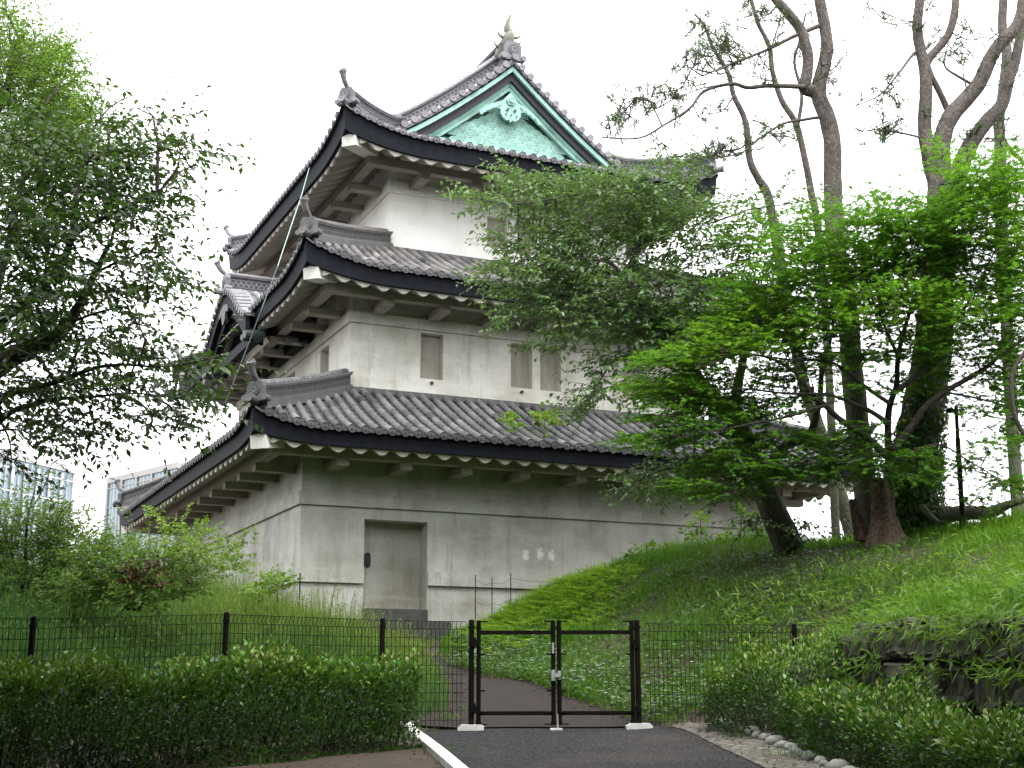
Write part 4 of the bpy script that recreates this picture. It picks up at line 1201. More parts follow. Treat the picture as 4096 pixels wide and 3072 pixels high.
def foliage(pads, Y, rd, spec, limbs, anchor, seed, lift=0.0):
    """leafy twigs filling pads given as (x, y, rx, ry[, density[, tint[, dY]]]) photo marks; returns leaf mesh and twig mesh arrays"""
    r_ = np.random.default_rng(seed)
    LV, TW = [], []
    lp_ = np.concatenate(limbs) if limbs else None
    for pd in pads:
        x, y, rx, ry = pd[:4]; dens = pd[4] if len(pd) > 4 else 1.0; tn = (pd[5] if len(pd) > 5 else .5) + r_.uniform(-.10, .10); dY = pd[6] if len(pd) > 6 else 0
        Yc = Y + dY + r_.uniform(-.5, .5) * rd
        s_ = MPP(x, y, Yc)
        n = max(4, int(spec['k'] * dens * rx * ry * s_ * s_ * 3.1))
        an = r_.uniform(0, 2 * math.pi, n); rr = np.sqrt(r_.uniform(0, 1, n)) * r_.uniform(.75, 1.08, n)
        fx, fy = np.cos(an) * rr, np.sin(an) * rr
        P0 = PTV(x + fx * rx, y + fy * ry, Yc + r_.normal(0, rd * .5, n))
        C = PT(x, y, Yc)
        if lp_ is not None and len(lp_):                # a bough from the nearest limb to this pad, forking towards its twigs
            j = np.argmin(((lp_ - C) * [1, 1, 1.3]) @ np.eye(3) ** 2 @ np.ones(3) if False else np.sum(((lp_ - C - [0, 0, -.2]) ** 2), 1))
            R0 = lp_[j]; ln = np.linalg.norm(C - R0)
            mid = (R0 + C) / 2 + np.array([0, 0, .08 * ln]) + r_.normal(0, .04 * ln + .01, 3)
            A = np.array([R0, mid]); B = np.array([mid, C]); rb = spec['bough'] * (.6 + .4 * min(ln, 2))
            TW.append((*sticks(A, B, [rb, rb * .7], [rb * .7, rb * .45]), .3))
            nb = min(n, 7 + int(3 * dens)); ids = r_.choice(n, nb, replace=False)
            mids = (P0[ids] + C) / 2 + r_.normal(0, .05, (nb, 3))
            TW.append((*sticks(np.repeat(C[None], nb, 0), mids, rb * .42, rb * .3), .3)); TW.append((*sticks(mids, P0[ids], rb * .3, .004), .3))
        dirs = unit(P0 - C) * .5 + unit(C - anchor)[None] * .55 + r_.normal(0, .45, (n, 3))
        dirs[:, 2] = dirs[:, 2] * spec['flat'] + spec['rise']; dirs = unit(dirs)
        Lt = r_.uniform(.5, 1.15, n) * spec['twig']
        P1 = P0 + dirs * Lt[:, None] + np.stack([np.zeros(n), np.zeros(n), -spec['droop'] * Lt ** 2], 1)
        TW.append((*sticks(P0, P1, spec['twr'], .0015), .4))
        nl = spec['nl']; f = (np.arange(nl) + .6)[None, :] / nl; f = f + r_.uniform(-.04, .04, (n, nl))
        LP_ = P0[:, None] + (P1 - P0)[:, None] * f[..., None]
        side_ = unit(np.cross(dirs, np.array([[0, 0, 1.0]]) + r_.normal(0, .25, (n, 3))))
        sg = np.where(np.arange(nl) % 2 == 0, 1, -1)[None, :, None]
        AX = dirs[:, None] * .55 + side_[:, None] * sg * .75 + r_.normal(0, .28, (n, nl, 3)) + np.array([0, 0, -spec['hang']])
        NV = np.array([0, 0, 1.0]) + r_.normal(0, spec['tilt'], (n, nl, 3))
        LPf, AXf, NVf = LP_.reshape(-1, 3), unit(AX.reshape(-1, 3)), unit(NV.reshape(-1, 3))
        ls = spec['leaf'] * r_.uniform(.65, 1.2, len(LPf))
        tt = np.clip(tn + r_.normal(0, .15, len(LPf)) + np.repeat(r_.normal(0, .10, n), nl), 0, 1)
        if spec.get('star'): V, Q_ = star_quads(LPf, AXf, NVf, ls); LV.append((V, Q_, np.repeat(tt, 20)))
        else: V, Q_ = leaf_quads(LPf, AXf, NVf, ls, ls * spec['wr']); LV.append((V, Q_, np.repeat(tt, 4)))
    return merge(LV), merge(TW)

M['bark_dark'] = barkmat('dark_bark', (.030, .024, .02), (.065, .052, .042), 14)
M['bark_cherry'] = barkmat('cherry_bark', (.045, .036, .030), (.10, .082, .066), 12, (.035, .06, .015), 2.4, 3.5)
M['bark_pine'] = barkmat('pine_bark', (.060, .048, .043), (.125, .105, .095), 15, (.05, .085, .02), 5.5, 3.5)
M['bark_old'] = barkmat('rotten_bark', (.05, .033, .024), (.17, .115, .08), 9)
M['twig'] = simple('twig_bark', (.045, .036, .028), .9, .3, 12)
G1 = [(0, (.012, .030, .008)), (.5, (.030, .072, .016)), (1, (.075, .14, .035))]
M['leaf_cherry'] = leafmat('cherry_leaf', [(0, (.020, .048, .016)), (.5, (.062, .125, .038)), (1, (.16, .24, .08))], .4, .32, (.16, .30, .05), .5)
M['leaf_dark'] = leafmat('dark_glossy_leaf', [(0, (.010, .026, .007)), (.5, (.028, .066, .015)), (1, (.075, .14, .025))], .42, .22, (.12, .26, .03), .3)
M['leaf_bright'] = leafmat('fresh_fine_leaf', [(0, (.022, .060, .006)), (.5, (.065, .145, .012)), (1, (.15, .25, .025))], .5, .38, (.22, .40, .04))
M['leaf_maple'] = leafmat('maple_leaf', [(0, (.015, .055, .005)), (.5, (.048, .155, .008)), (1, (.155, .29, .014))], .5, .40, (.16, .38, .02))
M['leaf_hedge'] = leafmat('hedge_leaf', [(0, (.004, .014, .002)), (.5, (.017, .054, .005)), (.85, (.085, .20, .012)), (1, (.15, .13, .03))], .36, .18, (.14, .32, .03), .28)
M['leaf_shrub'] = leafmat('shrub_leaf', [(0, (.020, .055, .008)), (.5, (.055, .125, .014)), (1, (.15, .23, .025))], .5, .35, (.2, .36, .04))
M['dead_leaf'] = leafmat('dead_leaf', [(0, (.028, .016, .010)), (1, (.085, .045, .028))], .8, .15, (.2, .1, .04))
M['needle'] = leafmat('pine_needle', [(0, (.02, .04, .017)), (1, (.07, .11, .05))], .6, .15)
M['grass'] = leafmat('tall_grass_blade', [(0, (.022, .070, .020)), (.35, (.050, .125, .034)), (.6, (.090, .165, .018)), (1, (.24, .28, .07))], .6, .35, (.2, .34, .04))
M['lawn'] = leafmat('bank_grass_blade', [(0, (.018, .058, .005)), (.5, (.055, .155, .007)), (1, (.16, .28, .015))], .6, .38, (.15, .36, .02))
M['fern'] = leafmat('fern_frond', [(0, (.08, .19, .010)), (1, (.24, .38, .03))], .6, .4, (.3, .5, .04))
M['sasa'] = leafmat('bamboo_grass_leaf', [(0, (.022, .062, .008)), (.5, (.06, .14, .014)), (1, (.15, .24, .03))], .45, .35, (.24, .42, .04))
M['petal'] = leafmat('white_petal', [(0, (.55, .60, .52)), (1, (.85, .85, .82))], .6, .3, (.8, .85, .7))
M['ivy'] = leafmat('ivy_leaf', [(0, (.012, .032, .008)), (.6, (.035, .085, .014)), (1, (.09, .17, .03))], .4, .2)

def tree(name, label, cat, base, group=None):
    return tag(empty(name, tuple(float(t) for t in base)), label, cat, group)
def finish(root, mbt, bark, leaf=None, twigs=None, leafm=None, trunk_name='trunk'):
    if mbt is not None: attach(mbt.build(trunk_name, bark, smooth=True), root)
    if twigs is not None: np_mesh('branches', *twigs, M['twig'], root)
    if leaf is not None: np_mesh('crown', *leaf, leafm, root)

# --- big dark tree reaching in from the left
YL = 11.0
t = MB(); LB = []
for mk, Ya, Yb, r0, r1 in (
    ([(-420, 1500), (-330, 1150), (-180, 930), (0, 789), (50, 760), (117, 727), (146, 698), (173, 657), (205, 590), (240, 520)], 11.4, 11.0, 34, 4),
    ([(-180, 930), (-60, 760), (0, 692), (58, 650), (100, 610), (137, 560), (160, 509), (202, 482), (273, 448), (340, 420)], 11.3, 10.6, 17, 2),
    ([(160, 506), (167, 410), (181, 352), (212, 328), (260, 325), (330, 330), (420, 300)], 10.9, 11.6, 6, 1.2),
    ([(181, 352), (195, 290), (240, 230), (300, 200)], 11.0, 11.6, 3, 1),
    ([(-90, 1010), (0, 865), (64, 842), (132, 821), (205, 795), (264, 788), (360, 792), (455, 775)], 11.2, 10.4, 9, .8),
    ([(-90, 1050), (0, 909), (79, 871), (123, 862), (190, 858), (300, 850), (410, 865)], 11.2, 10.7, 8, .8),
    ([(-60, 800), (0, 751), (64, 722), (110, 700)], 11.2, 10.8, 6, 2),
    ([(205, 590), (270, 560), (340, 545), (395, 590)], 11, 10.7, 3.5, .8), ([(146, 698), (230, 670), (320, 655)], 11, 10.6, 4, .8),
    ([(-20, 690), (10, 560), (40, 430), (60, 330), (90, 240), (140, 170)], 11.4, 12.2, 9, 1.5), ([(40, 430), (110, 380), (180, 350)], 11.6, 11.4, 4, 1.5),
    ([(79, 871), (110, 915), (170, 945)], 11, 10.8, 2.5, .7), ([(0, 909), (20, 950), (25, 1000)], 11, 10.8, 3, .8)):
    LB.append(limb(t, mk, Ya, Yb, r0, r1))
padsL = [(60, 420, 100, 80), (190, 335, 110, 60, .9, .6), (300, 320, 90, 32, .35, .6), (375, 290, 65, 55, .22, .6), (200, 430, 110, 50, .8), (275, 455, 50, 40, .8), (60, 560, 80, 80, .9), (270, 545, 70, 40, .7), (320, 600, 70, 34, .9),
    (110, 640, 90, 60, .9), (250, 630, 70, 34, .8), (50, 740, 80, 55), (190, 735, 100, 42, .8), (300, 700, 45, 26, .6), (300, 770, 120, 24, .8), (415, 785, 45, 20, .8, .7), (455, 775, 18, 9, 1.6, .95), (240, 830, 130, 36, .8), (395, 855, 46, 30, .9),
    (100, 830, 90, 42, .9), (330, 895, 70, 34, .7), (150, 905, 80, 34, .8), (55, 930, 50, 36, .8), (180, 935, 26, 24, .7), (10, 990, 26, 34, .6), (30, 640, 60, 60), (40, 300, 90, 60, 1, .6), (120, 480, 80, 50, .8), (350, 520, 30, 60, .5), (340, 420, 40, 40, .5, .6), (230, 270, 50, 40, .45, .7), (385, 900, 24, 26, .6), (390, 330, 50, 30, .25, .6), (330, 250, 40, 30, .15, .6), (230, 390, 90, 36, .7, .6), (400, 365, 36, 30, .35, .6), (20, 500, 60, 60), (0, 850, 50, 60, .8)]
spL = dict(k=340, flat=.45, rise=-.02, twig=.55, droop=.22, twr=.0035, nl=9, leaf=.082, wr=.48, hang=.32, tilt=.45, bough=.022)
tl = tree('broadleaf_tree', 'dark leafy tree leaning in from the left edge with bare black limbs', 'tree', (*PT(-420, 1500, 11.4)[:2], -.6))
lf, tw = foliage(padsL, YL, 1.1, spL, LB, PT(-250, 800, 11.2), 1)
finish(tl, t, M['bark_dark'], lf, tw, M['leaf_dark'])
# --- finer, brighter tree behind it
t = MB(); LB = [limb(t, [(-260, 1250), (-220, 800), (-140, 500), (-60, 330), (10, 200), (40, 80)], 16.2, 16, 26, 4), limb(t, [(-60, 330), (40, 270), (120, 200)], 16, 15.6, 7, 2), limb(t, [(-140, 500), (0, 420), (110, 330)], 16, 15.5, 8, 2)]
padsB = [(20, 60, 36, 40, .7), (60, 120, 60, 44, 1.1, .42), (110, 175, 56, 44, 1.1, .5), (50, 220, 80, 55, 1.3, .42), (145, 260, 54, 44, 1.2, .5), (130, 125, 50, 32, .35, .6), (50, 320, 100, 50, 1.2, .35), (160, 320, 60, 40, 1, .4), (20, 150, 60, 60, 1.2, .3), (10, 20, 30, 30, .4), (90, 260, 50, 40, 1.2, .5), (190, 215, 30, 24, .3, .6)]
spB = dict(k=520, flat=.5, rise=.04, twig=.55, droop=.15, twr=.003, nl=12, leaf=.062, wr=.42, hang=.2, tilt=.5, bough=.025)
tb = tree('broadleaf_tree', 'taller bright green fine leaved tree filling the top left corner', 'tree', (*PT(-260, 1250, 16.2)[:2], .3))
lf, tw = foliage(padsB, 16, 1.3, spB, LB, PT(-60, 300, 16), 2)
finish(tb, t, M['bark_dark'], lf, tw, M['leaf_bright'])

# --- cherry in front of the castle
YC = 21.6
t = MB(); LB = []
for mk, Ya, Yb, r0, r1 in (
    ([(1705, 1185), (1690, 1150), (1670, 1104), (1649, 1053), (1612, 977), (1601, 933), (1584, 899), (1570, 885), (1526, 848), (1450, 740), (1385, 650), (1352, 605), (1365, 570), (1379, 537), (1396, 486)], 22.3, 21.4, 34, 5),
    ([(1601, 933), (1588, 890), (1593, 840), (1605, 779), (1620, 700), (1640, 620)], 22.2, 22.4, 15, 5),
    ([(1652, 1060), (1668, 1000), (1700, 960), (1745, 945), (1762, 900), (1772, 848), (1776, 770)], 22.2, 22.0, 14, 5),
    ([(1352, 605), (1327, 575), (1300, 563), (1256, 559), (1180, 570), (1090, 590)], 21.5, 21.0, 5, 1),
    ([(1350, 604), (1280, 612), (1245, 647), (1225, 667), (1170, 690)], 21.5, 21.0, 4, 1),
    ([(1500, 800), (1454, 690), (1403, 686), (1365, 670), (1314, 670), (1250, 690)], 21.6, 20.8, 6, 1),
    ([(1396, 486), (1390, 440), (1340, 410), (1250, 420), (1120, 440), (1020, 430)], 21.4, 21.0, 4, .8), ([(1396, 486), (1430, 430), (1480, 390), (1520, 360)], 21.4, 21.6, 4, .8),
    ([(1526, 848), (1440, 790), (1340, 770), (1280, 850), (1250, 890)], 21.6, 20.9, 4, .8), ([(1649, 1053), (1560, 1030), (1460, 1010), (1370, 1040)], 22.2, 21.5, 4, .8), ([(1380, 640), (1440, 600), (1500, 540), (1540, 480)], 21.5, 21.7, 4, 1)):
    LB.append(limb(t, mk, Ya, Yb, r0, r1))
padsC = [(1260, 540, 90, 40, .8, .6), (1200, 620, 80, 40, .8, .6), (1340, 560, 80, 40, .8, .55), (1420, 830, 70, 40, .6, .4), (1360, 740, 70, 40, .6, .5), (1110, 372, 34, 17, 1, .7), (1045, 428, 50, 17, 1.1, .75), (1150, 400, 50, 22, .9, .7), (1225, 415, 70, 28, .9, .6), (1130, 440, 70, 22, 1, .7), (1320, 415, 80, 40, 1, .6), (1410, 400, 70, 40, .9, .6), (1490, 375, 44, 30, .5, .6), (1210, 490, 80, 30, 1, .6), (1120, 515, 50, 22, .9, .7), (1300, 490, 90, 40, 1.1, .55), (1400, 480, 70, 50, 1.1, .55),
    (1085, 595, 55, 26, 1, .75), (1170, 565, 70, 34, 1, .65), (1250, 590, 80, 40, 1, .6), (1160, 650, 55, 38, .9, .55), (1105, 692, 30, 20, .8, .65), (1280, 675, 80, 34, 1, .65), (1215, 735, 50, 24, .9, .75), (1350, 630, 80, 50, 1, .5), (1480, 480, 70, 60, .9, .5), (1530, 570, 80, 70, .6, .45), (1300, 790, 32, 36, .6, .6), (1285, 850, 30, 36, .8, .6), (1250, 885, 20, 26, .8, .7),
    (1450, 620, 70, 60, .9, .45), (1390, 700, 70, 44, 1, .45), (1480, 720, 70, 60, .9, .35), (1380, 1040, 50, 22, .8, .65), (1450, 1010, 70, 30, .9, .55), (1540, 980, 60, 34, .9, .4), (1600, 460, 70, 44, .45, .5), (1620, 560, 80, 60, .5, .45), (1740, 1130, 46, 36, .5, .1, 1.0), (1640, 1118, 30, 16, .9, .35), (1700, 440, 70, 36, .4, .5), (1560, 650, 80, 50, .7, .4), (1500, 830, 60, 40, .8, .3)]
spC = dict(k=170, flat=.45, rise=-.02, twig=.62, droop=.16, twr=.004, nl=10, leaf=.112, wr=.45, hang=.30, tilt=.45, bough=.020)
tc_ = tree('cherry_tree', 'leaning cherry tree with drooping grey green leaves in front of the castle', 'tree', PT(1700, 1170, 22.3))
lf, tw = foliage(padsC, YC, .9, spC, LB, PT(1560, 760, 21.8), 3)
finish(tc_, t, M['bark_cherry'], lf, tw, M['leaf_cherry'])

# --- layered bright maple
YM = 20.2
t = MB(); LB = []
for mk, Ya, Yb, r0, r1 in (
    ([(1926, 1172), (1924, 1100), (1920, 979), (1918, 914), (1923, 873), (1937, 829), (1940, 771), (1960, 690), (1990, 600), (2010, 500), (2030, 400)], 21.6, 20.0, 10, 2),
    ([(1915, 985), (1861, 935), (1817, 908), (1782, 876), (1752, 848), (1712, 800), (1650, 770), (1560, 760)], 20.4, 19.6, 9, 1.5),
    ([(1918, 914), (1885, 891), (1846, 873), (1788, 853), (1700, 850), (1600, 840), (1500, 845)], 20.3, 19.6, 6, 1),
    ([(1920, 870), (1873, 838), (1826, 800), (1782, 779), (1718, 778), (1612, 766), (1480, 770)], 20.3, 19.5, 5, 1),
    ([(1925, 975), (1970, 920), (1999, 879), (2040, 847), (2081, 823), (2134, 791), (2169, 762), (2260, 700)], 20.4, 19.8, 9, 3),
    ([(1937, 845), (1981, 809), (2005, 774), (2060, 700), (2110, 620), (2160, 520)], 20.3, 19.9, 6, 1.2),
    ([(1782, 779), (1800, 700), (1790, 620), (1760, 540)], 19.9, 19.8, 4, 1), ([(1940, 771), (1900, 680), (1860, 600), (1800, 500)], 20.2, 19.9, 4, 1), ([(1782, 876), (1700, 900), (1600, 920), (1450, 950)], 19.9, 19.4, 4, 1),
    ([(1918, 980), (1860, 990), (1760, 1000), (1640, 1000)], 20.4, 19.8, 4, 1), ([(2040, 847), (2110, 860), (2190, 880)], 20, 19.6, 3, 1), ([(1925, 1000), (2020, 960), (2100, 1000), (2180, 1050)], 20.4, 20, 3, 1), ([(2212, 940), (2190, 890), (2185, 820), (2200, 780), (2230, 740)], 19, 19, 5, 4)):
    LB.append(limb(t, mk, Ya, Yb, r0, r1))
padsM = [(1620, 712, 100, 26, 1.2, .8), (1540, 758, 100, 22, 1.2, .75), (1450, 775, 56, 20, 1, .75), (1690, 735, 80, 22, 1.1, .75), (1430, 828, 74, 18, 1.1, .7), (1490, 850, 90, 20, 1, .6), (1600, 810, 90, 22, .9, .45), (1430, 950, 80, 18, 1.1, .4), (1540, 930, 100, 20, 1.1, .25), (1470, 895, 80, 18, 1, .45), (1640, 880, 80, 24, .9, .25), (1820, 690, 100, 26, 1.2, .75), (1900, 655, 90, 26, 1.2, .8), (1980, 640, 90, 26, 1.2, .75), (2080, 680, 80, 28, 1, .6), (2170, 720, 60, 30, .9, .5),
    (1760, 620, 80, 36, .7, .5), (1870, 585, 100, 40, 1, .5), (1990, 530, 90, 50, 1.1, .6), (2090, 480, 80, 50, 1.1, .65), (2160, 420, 56, 50, 1.1, .75), (2050, 450, 50, 36, 1.2, .7), (2035, 345, 30, 24, .9, .8), (2120, 385, 60, 36, 1.1, .8), (2165, 340, 44, 18, .8, .85), (1960, 480, 70, 40, 1, .55), (1810, 490, 90, 46, .7, .5), (1720, 555, 80, 50, .6, .55), (1640, 620, 80, 40, .6, .5), (1850, 775, 90, 22, .8, .35), (1960, 755, 80, 26, .8, .35), (2060, 755, 80, 34, .8, .35),
    (2160, 790, 60, 40, .8, .4), (2180, 630, 50, 60, 1, .6), (1740, 800, 70, 22, .7, .35), (1870, 840, 60, 20, .5, .25), (2110, 865, 60, 34, .6, .4), (2190, 900, 34, 50, .6, .4), (2140, 955, 60, 30, .6, .35), (1690, 960, 110, 24, 1, .12), (1600, 1000, 90, 24, 1, .12), (1730, 1010, 100, 26, 1, .1), (1850, 985, 80, 34, .9, .1), (1960, 1000, 70, 34, .8, .12), (2185, 1040, 56, 16, 1.2, .6), (2110, 1072, 36, 8, 1.1, .5), (1870, 925, 60, 22, .4, .3), (1500, 1045, 50, 16, .9, .3), (1570, 1060, 60, 18, .8, .15), (1640, 660, 70, 22, .9, .65), (1890, 480, 60, 34, .6, .6), (2200, 540, 40, 60, 1, .65), (1800, 930, 80, 20, .5, .2)]
padsM = [(p[0], p[1], p[2] * 1.08, p[3] * 1.2, *p[4:]) for p in padsM] + [(1700, 680, 120, 60, .8, .4, .8), (1830, 560, 110, 60, .8, .4, .8), (1960, 600, 110, 60, .8, .4, .8), (2090, 560, 100, 70, .75, .45, .8), (2190, 820, 50, 70, .5, .4, .5), (1780, 730, 110, 50, .5, .3, .8), (2000, 700, 110, 40, .8, .4, .8), (2120, 620, 80, 60, .6, .5, .6), (1560, 860, 110, 40, .6, .25, .8), (1700, 860, 90, 50, .5, .2, .8), (1980, 820, 90, 40, .4, .25, .6), (1640, 500, 80, 50, .4, .5, .8), (1900, 430, 50, 26, .5, .6, .5), (1500, 700, 90, 50, .6, .35, .8), (2080, 1010, 70, 40, .35, .3, .6)]
spM = dict(k=290, flat=.18, rise=.0, twig=.50, droop=.16, twr=.003, nl=9, leaf=.068, wr=.4, hang=.16, tilt=.28, bough=.016, star=True)
tm_ = tree('maple_tree', 'spreading maple with flat layers of bright green leaves on the right hill', 'tree', PT(1926, 1165, 21.6))
lf, tw = foliage(padsM, YM, .8, spM, LB, PT(1930, 850, 20.3), 4)
finish(tm_, t, M['bark_dark'], lf, tw, M['leaf_maple'])

# --- pines
def needles(P, n, ln, seed, spread=.35):
    r_ = np.random.default_rng(seed); k = len(P)
    B = np.repeat(P, n, 0) + r_.normal(0, .03, (k * n, 3)); D_ = unit(r_.normal(0, 1, (k * n, 3)) + [0, 0, .35])
    V, Q_ = leaf_quads(B, D_, unit(r_.normal(0, 1, (k * n, 3))), ln * r_.uniform(.7, 1.2, k * n), .015, 0)
    return V, Q_, np.repeat(r_.uniform(0, 1, k * n), 4)
def pine(label, base, limbs, tufts, Y, seed, sprays=40, bark='bark_pine'):
    t = MB(); S = []
    r_ = np.random.default_rng(seed)
    for mk, Ya, Yb, r0, r1 in limbs: S.append(limb(t, mk, Ya, Yb, r0, r1, 12, .05))
    root = tree('pine_tree', label, 'tree', base)
    A, B, TP = [], [], []
    for (x, y, rx, ry, n) in tufts:                      # thin crooked twigs ending in needle tufts
        for _ in range(int(n * 1.25)):
            e = PT(x + r_.normal(0, rx * .5), y + r_.normal(0, ry * .5), Y + r_.normal(0, .4))
            al = np.concatenate(S); j = np.argmin(np.sum((al - e) ** 2, 1)); a = al[j]
            d = np.linalg.norm(e - a)
            if d > 1.6: a = e + (a - e) * (1.2 / d)
            m1 = a + (e - a) * .5 + r_.normal(0, .09 * min(d, 1.2), 3)
            A += [a, m1]; B += [m1, e]; TP.append(e)
            for _k in range(2):
                e2 = m1 + r_.normal(0, .16, 3) + [0, 0, .05]; A.append(m1); B.append(e2); TP.append(e2) if r_.random() < .6 else None
    if A:
        V, Q_ = sticks(np.array(A), np.array(B), .015, .006)
        np_mesh('branches', V, Q_, np.zeros(len(V)), M[bark], root)
        np_mesh('crown', *needles(np.array(TP), 26, .11, seed), M['needle'], root)
    finish(root, t, M[bark])
    return root
pine('tall pine with a bare forked trunk and long branches reaching left', PT(1885, 1180, 22.6), [
    ([(1885, 1185), (1870, 1063), (1855, 932), (1843, 829), (1838, 756), (1828, 646), (1806, 529), (1799, 400), (1798, 312), (1786, 253), (1771, 215), (1769, 187), (1776, 156), (1786, 109), (1782, 58), (1771, 0), (1762, -70), (1770, -160)], 22.6, 22.6, 27, 10),
    ([(1790, 265), (1765, 205), (1738, 190), (1743, 160), (1745, 120), (1730, 66), (1701, 27), (1677, 0), (1640, -50)], 22.6, 22.4, 15, 9),
    ([(1742, 190), (1724, 187), (1662, 185), (1615, 189), (1580, 181), (1521, 197), (1490, 234), (1436, 269), (1381, 298), (1300, 297)], 22.5, 21.6, 6, 1.6),
    ([(1774, 54), (1716, 78), (1654, 109), (1584, 136), (1517, 164)], 22.6, 22, 5, 1.8), ([(1517, 164), (1480, 140)], 22, 22, 2, 1), ([(1580, 181), (1520, 190), (1460, 212)], 22, 21.8, 2, .8), ([(1430, 272), (1415, 240), (1400, 215), (1375, 210)], 21.8, 21.7, 2, .8), ([(1584, 136), (1540, 155), (1490, 145)], 22, 22, 2, .8), ([(1790, 250), (1740, 258), (1690, 268), (1640, 300), (1590, 335), (1500, 340)], 22.6, 22.3, 4, .9), ([(1490, 234), (1490, 265)], 21.8, 21.8, 1.5, .6)],
    [(1400, 225, 30, 26, 9), (1340, 270, 30, 20, 6), (1320, 255, 20, 20, 4), (1500, 120, 40, 40, 10), (1540, 70, 40, 30, 8), (1460, 180, 40, 26, 6), (1620, 300, 50, 24, 8), (1530, 330, 40, 16, 7), (1590, 130, 50, 40, 6), (1650, 160, 40, 40, 4), (1700, 60, 50, 50, 5), (1480, 262, 40, 30, 4), (1820, 140, 20, 60, 4), (1700, 290, 30, 20, 4), (1430, 340, 30, 12, 4)], 22.3, 11)
pine('massive ivy clad pine whose thick trunk splits into several bare stems', PT(1985, 1165, 22.2), [
    ([(1970, 1170), (1972, 1120), (1970, 1020), (1990, 903), (2011, 785), (2019, 700), (2028, 560), (2032, 460), (2032, 375)], 22.2, 22.2, 58, 27),
    ([(2022, 400), (2005, 331), (1997, 273), (2000, 200), (1998, 150), (1989, 109), (1981, 58), (1987, 0), (1990, -70)], 22.2, 22.3, 17, 9),
    ([(1996, 155), (2008, 125), (2047, 78), (2063, 20), (2066, -50)], 22.3, 22.4, 9, 8), ([(2056, 258), (2030, 200), (2012, 165), (2004, 140)], 22.4, 22.4, 7, 6),
    ([(2035, 380), (2032, 320), (2053, 253), (2110, 187), (2149, 109), (2199, 51), (2212, -20)], 22.2, 22, 22, 11),
    ([(2050, 470), (2072, 370), (2095, 315), (2129, 265), (2164, 226), (2178, 175), (2194, 129), (2205, 60), (2210, -30)], 22.4, 22.6, 20, 8),
    ([(2000, 105), (1975, 115), (1940, 160), (1900, 205), (1840, 232)], 22.3, 22, 4, 1), ([(1998, 300), (1960, 290), (1900, 280), (1880, 282)], 22.2, 22, 3, 1), ([(2110, 187), (2070, 165), (2040, 140), (2050, 90)], 22.1, 22, 4, 1), ([(2090, 200), (2080, 150), (2090, 110)], 22, 22, 2, .8)],
    [(1900, 200, 40, 40, 7), (1930, 250, 50, 40, 6), (1990, 60, 60, 40, 5), (2080, 120, 40, 50, 6), (1900, 290, 40, 20, 6), (2100, 60, 60, 40, 4), (2120, 300, 40, 40, 5), (2190, 290, 30, 40, 4), (1870, 20, 40, 20, 3), (2160, 160, 40, 50, 4)], 22.2, 12)
pine('thin crooked pine stem bare of leaves, left of the two big pine trunks', PT(1830, 1130, 26), [
    ([(1850, 1225), (1835, 1140), (1800, 1020), (1766, 916), (1742, 848), (1725, 779), (1690, 600), (1669, 470), (1655, 412), (1638, 386), (1619, 343), (1611, 265), (1585, 206), (1572, 156), (1541, 105), (1521, 55), (1500, 30)], 26, 25, 17, 2),
    ([(1585, 206), (1560, 240), (1520, 245)], 25, 25, 2, .8), ([(1619, 300), (1600, 320), (1560, 330), (1500, 345)], 25, 25, 2.5, .8), ([(1572, 156), (1545, 160), (1500, 150)], 25, 25, 2, .8), ([(1541, 105), (1560, 70), (1545, 50)], 25, 25, 1.6, .8)],
    [(1510, 60, 26, 24, 6), (1530, 110, 30, 20, 4), (1500, 340, 30, 10, 4), (1560, 240, 40, 10, 3)], 25, 13)
pine('slender straight pine stem between the thin crooked stem and the tall forked pine', PT(1800, 1130, 25.4), [
    ([(1808, 1225), (1805, 1140), (1790, 800), (1770, 520), (1751, 409), (1740, 351), (1720, 269), (1689, 218), (1669, 156), (1662, 101), (1638, 51), (1623, 0), (1610, -50)], 25.4, 25, 10, 3.5),
    ([(1722, 275), (1732, 206), (1716, 136), (1728, 86), (1740, 30)], 25, 24.8, 4.5, 2), ([(1664, 110), (1680, 60), (1690, 20)], 25, 25, 2, 1)],
    [(1640, 40, 40, 30, 5), (1740, 100, 40, 40, 4), (1600, 20, 30, 20, 3)], 25, 14)
pine('grey pine stem at the right edge behind the massive pine', PT(2190, 1120, 25.5), [
    ([(2203, 1190), (2200, 1125), (2180, 800), (2165, 500), (2160, 300), (2158, 262), (2175, 120), (2165, 60), (2170, -40)], 25.5, 25.5, 15, 9), ([(2165, 300), (2190, 330), (2240, 380)], 25.5, 25.3, 6, 3)],
    [(2150, 420, 40, 30, 5), (2190, 460, 30, 40, 4)], 25.4, 15)
# ivy on the massive trunk and moss-green climbers
iv = tag(empty('ivy', tuple(PT(1985, 1120, 21.6))), 'dark ivy mantle climbing the foot of the massive pine trunk', 'ivy')
r_ = np.random.default_rng(21); n = 3600
fy = r_.beta(1.0, 1.7, n); yy = 1160 - fy * 330; cx = np.interp(yy, [500, 785, 1020, 1170], [2030, 2011, 1970, 1970]); rw_ = np.interp(yy, [500, 785, 1020, 1170], [30, 36, 50, 60])
ang = r_.uniform(-1.6, 1.6, n); ctr = PTV(cx, yy, np.full(n, 22.2)); rad = rw_ * 1.85 * 22.5 / F_PX * 1.05 + r_.uniform(0, .10, n)
P = ctr + np.stack([np.sin(ang) * rad, -np.cos(ang) * rad, np.zeros(n)], 1); nrm = np.stack([np.sin(ang), -np.cos(ang), .5 + 0 * ang], 1)
V, Q_ = leaf_quads(P, np.array([0, 0, -1.0]) + r_.normal(0, .5, (n, 3)), nrm + r_.normal(0, .3, (n, 3)), r_.uniform(.05, .10, n), r_.uniform(.04, .08, n))
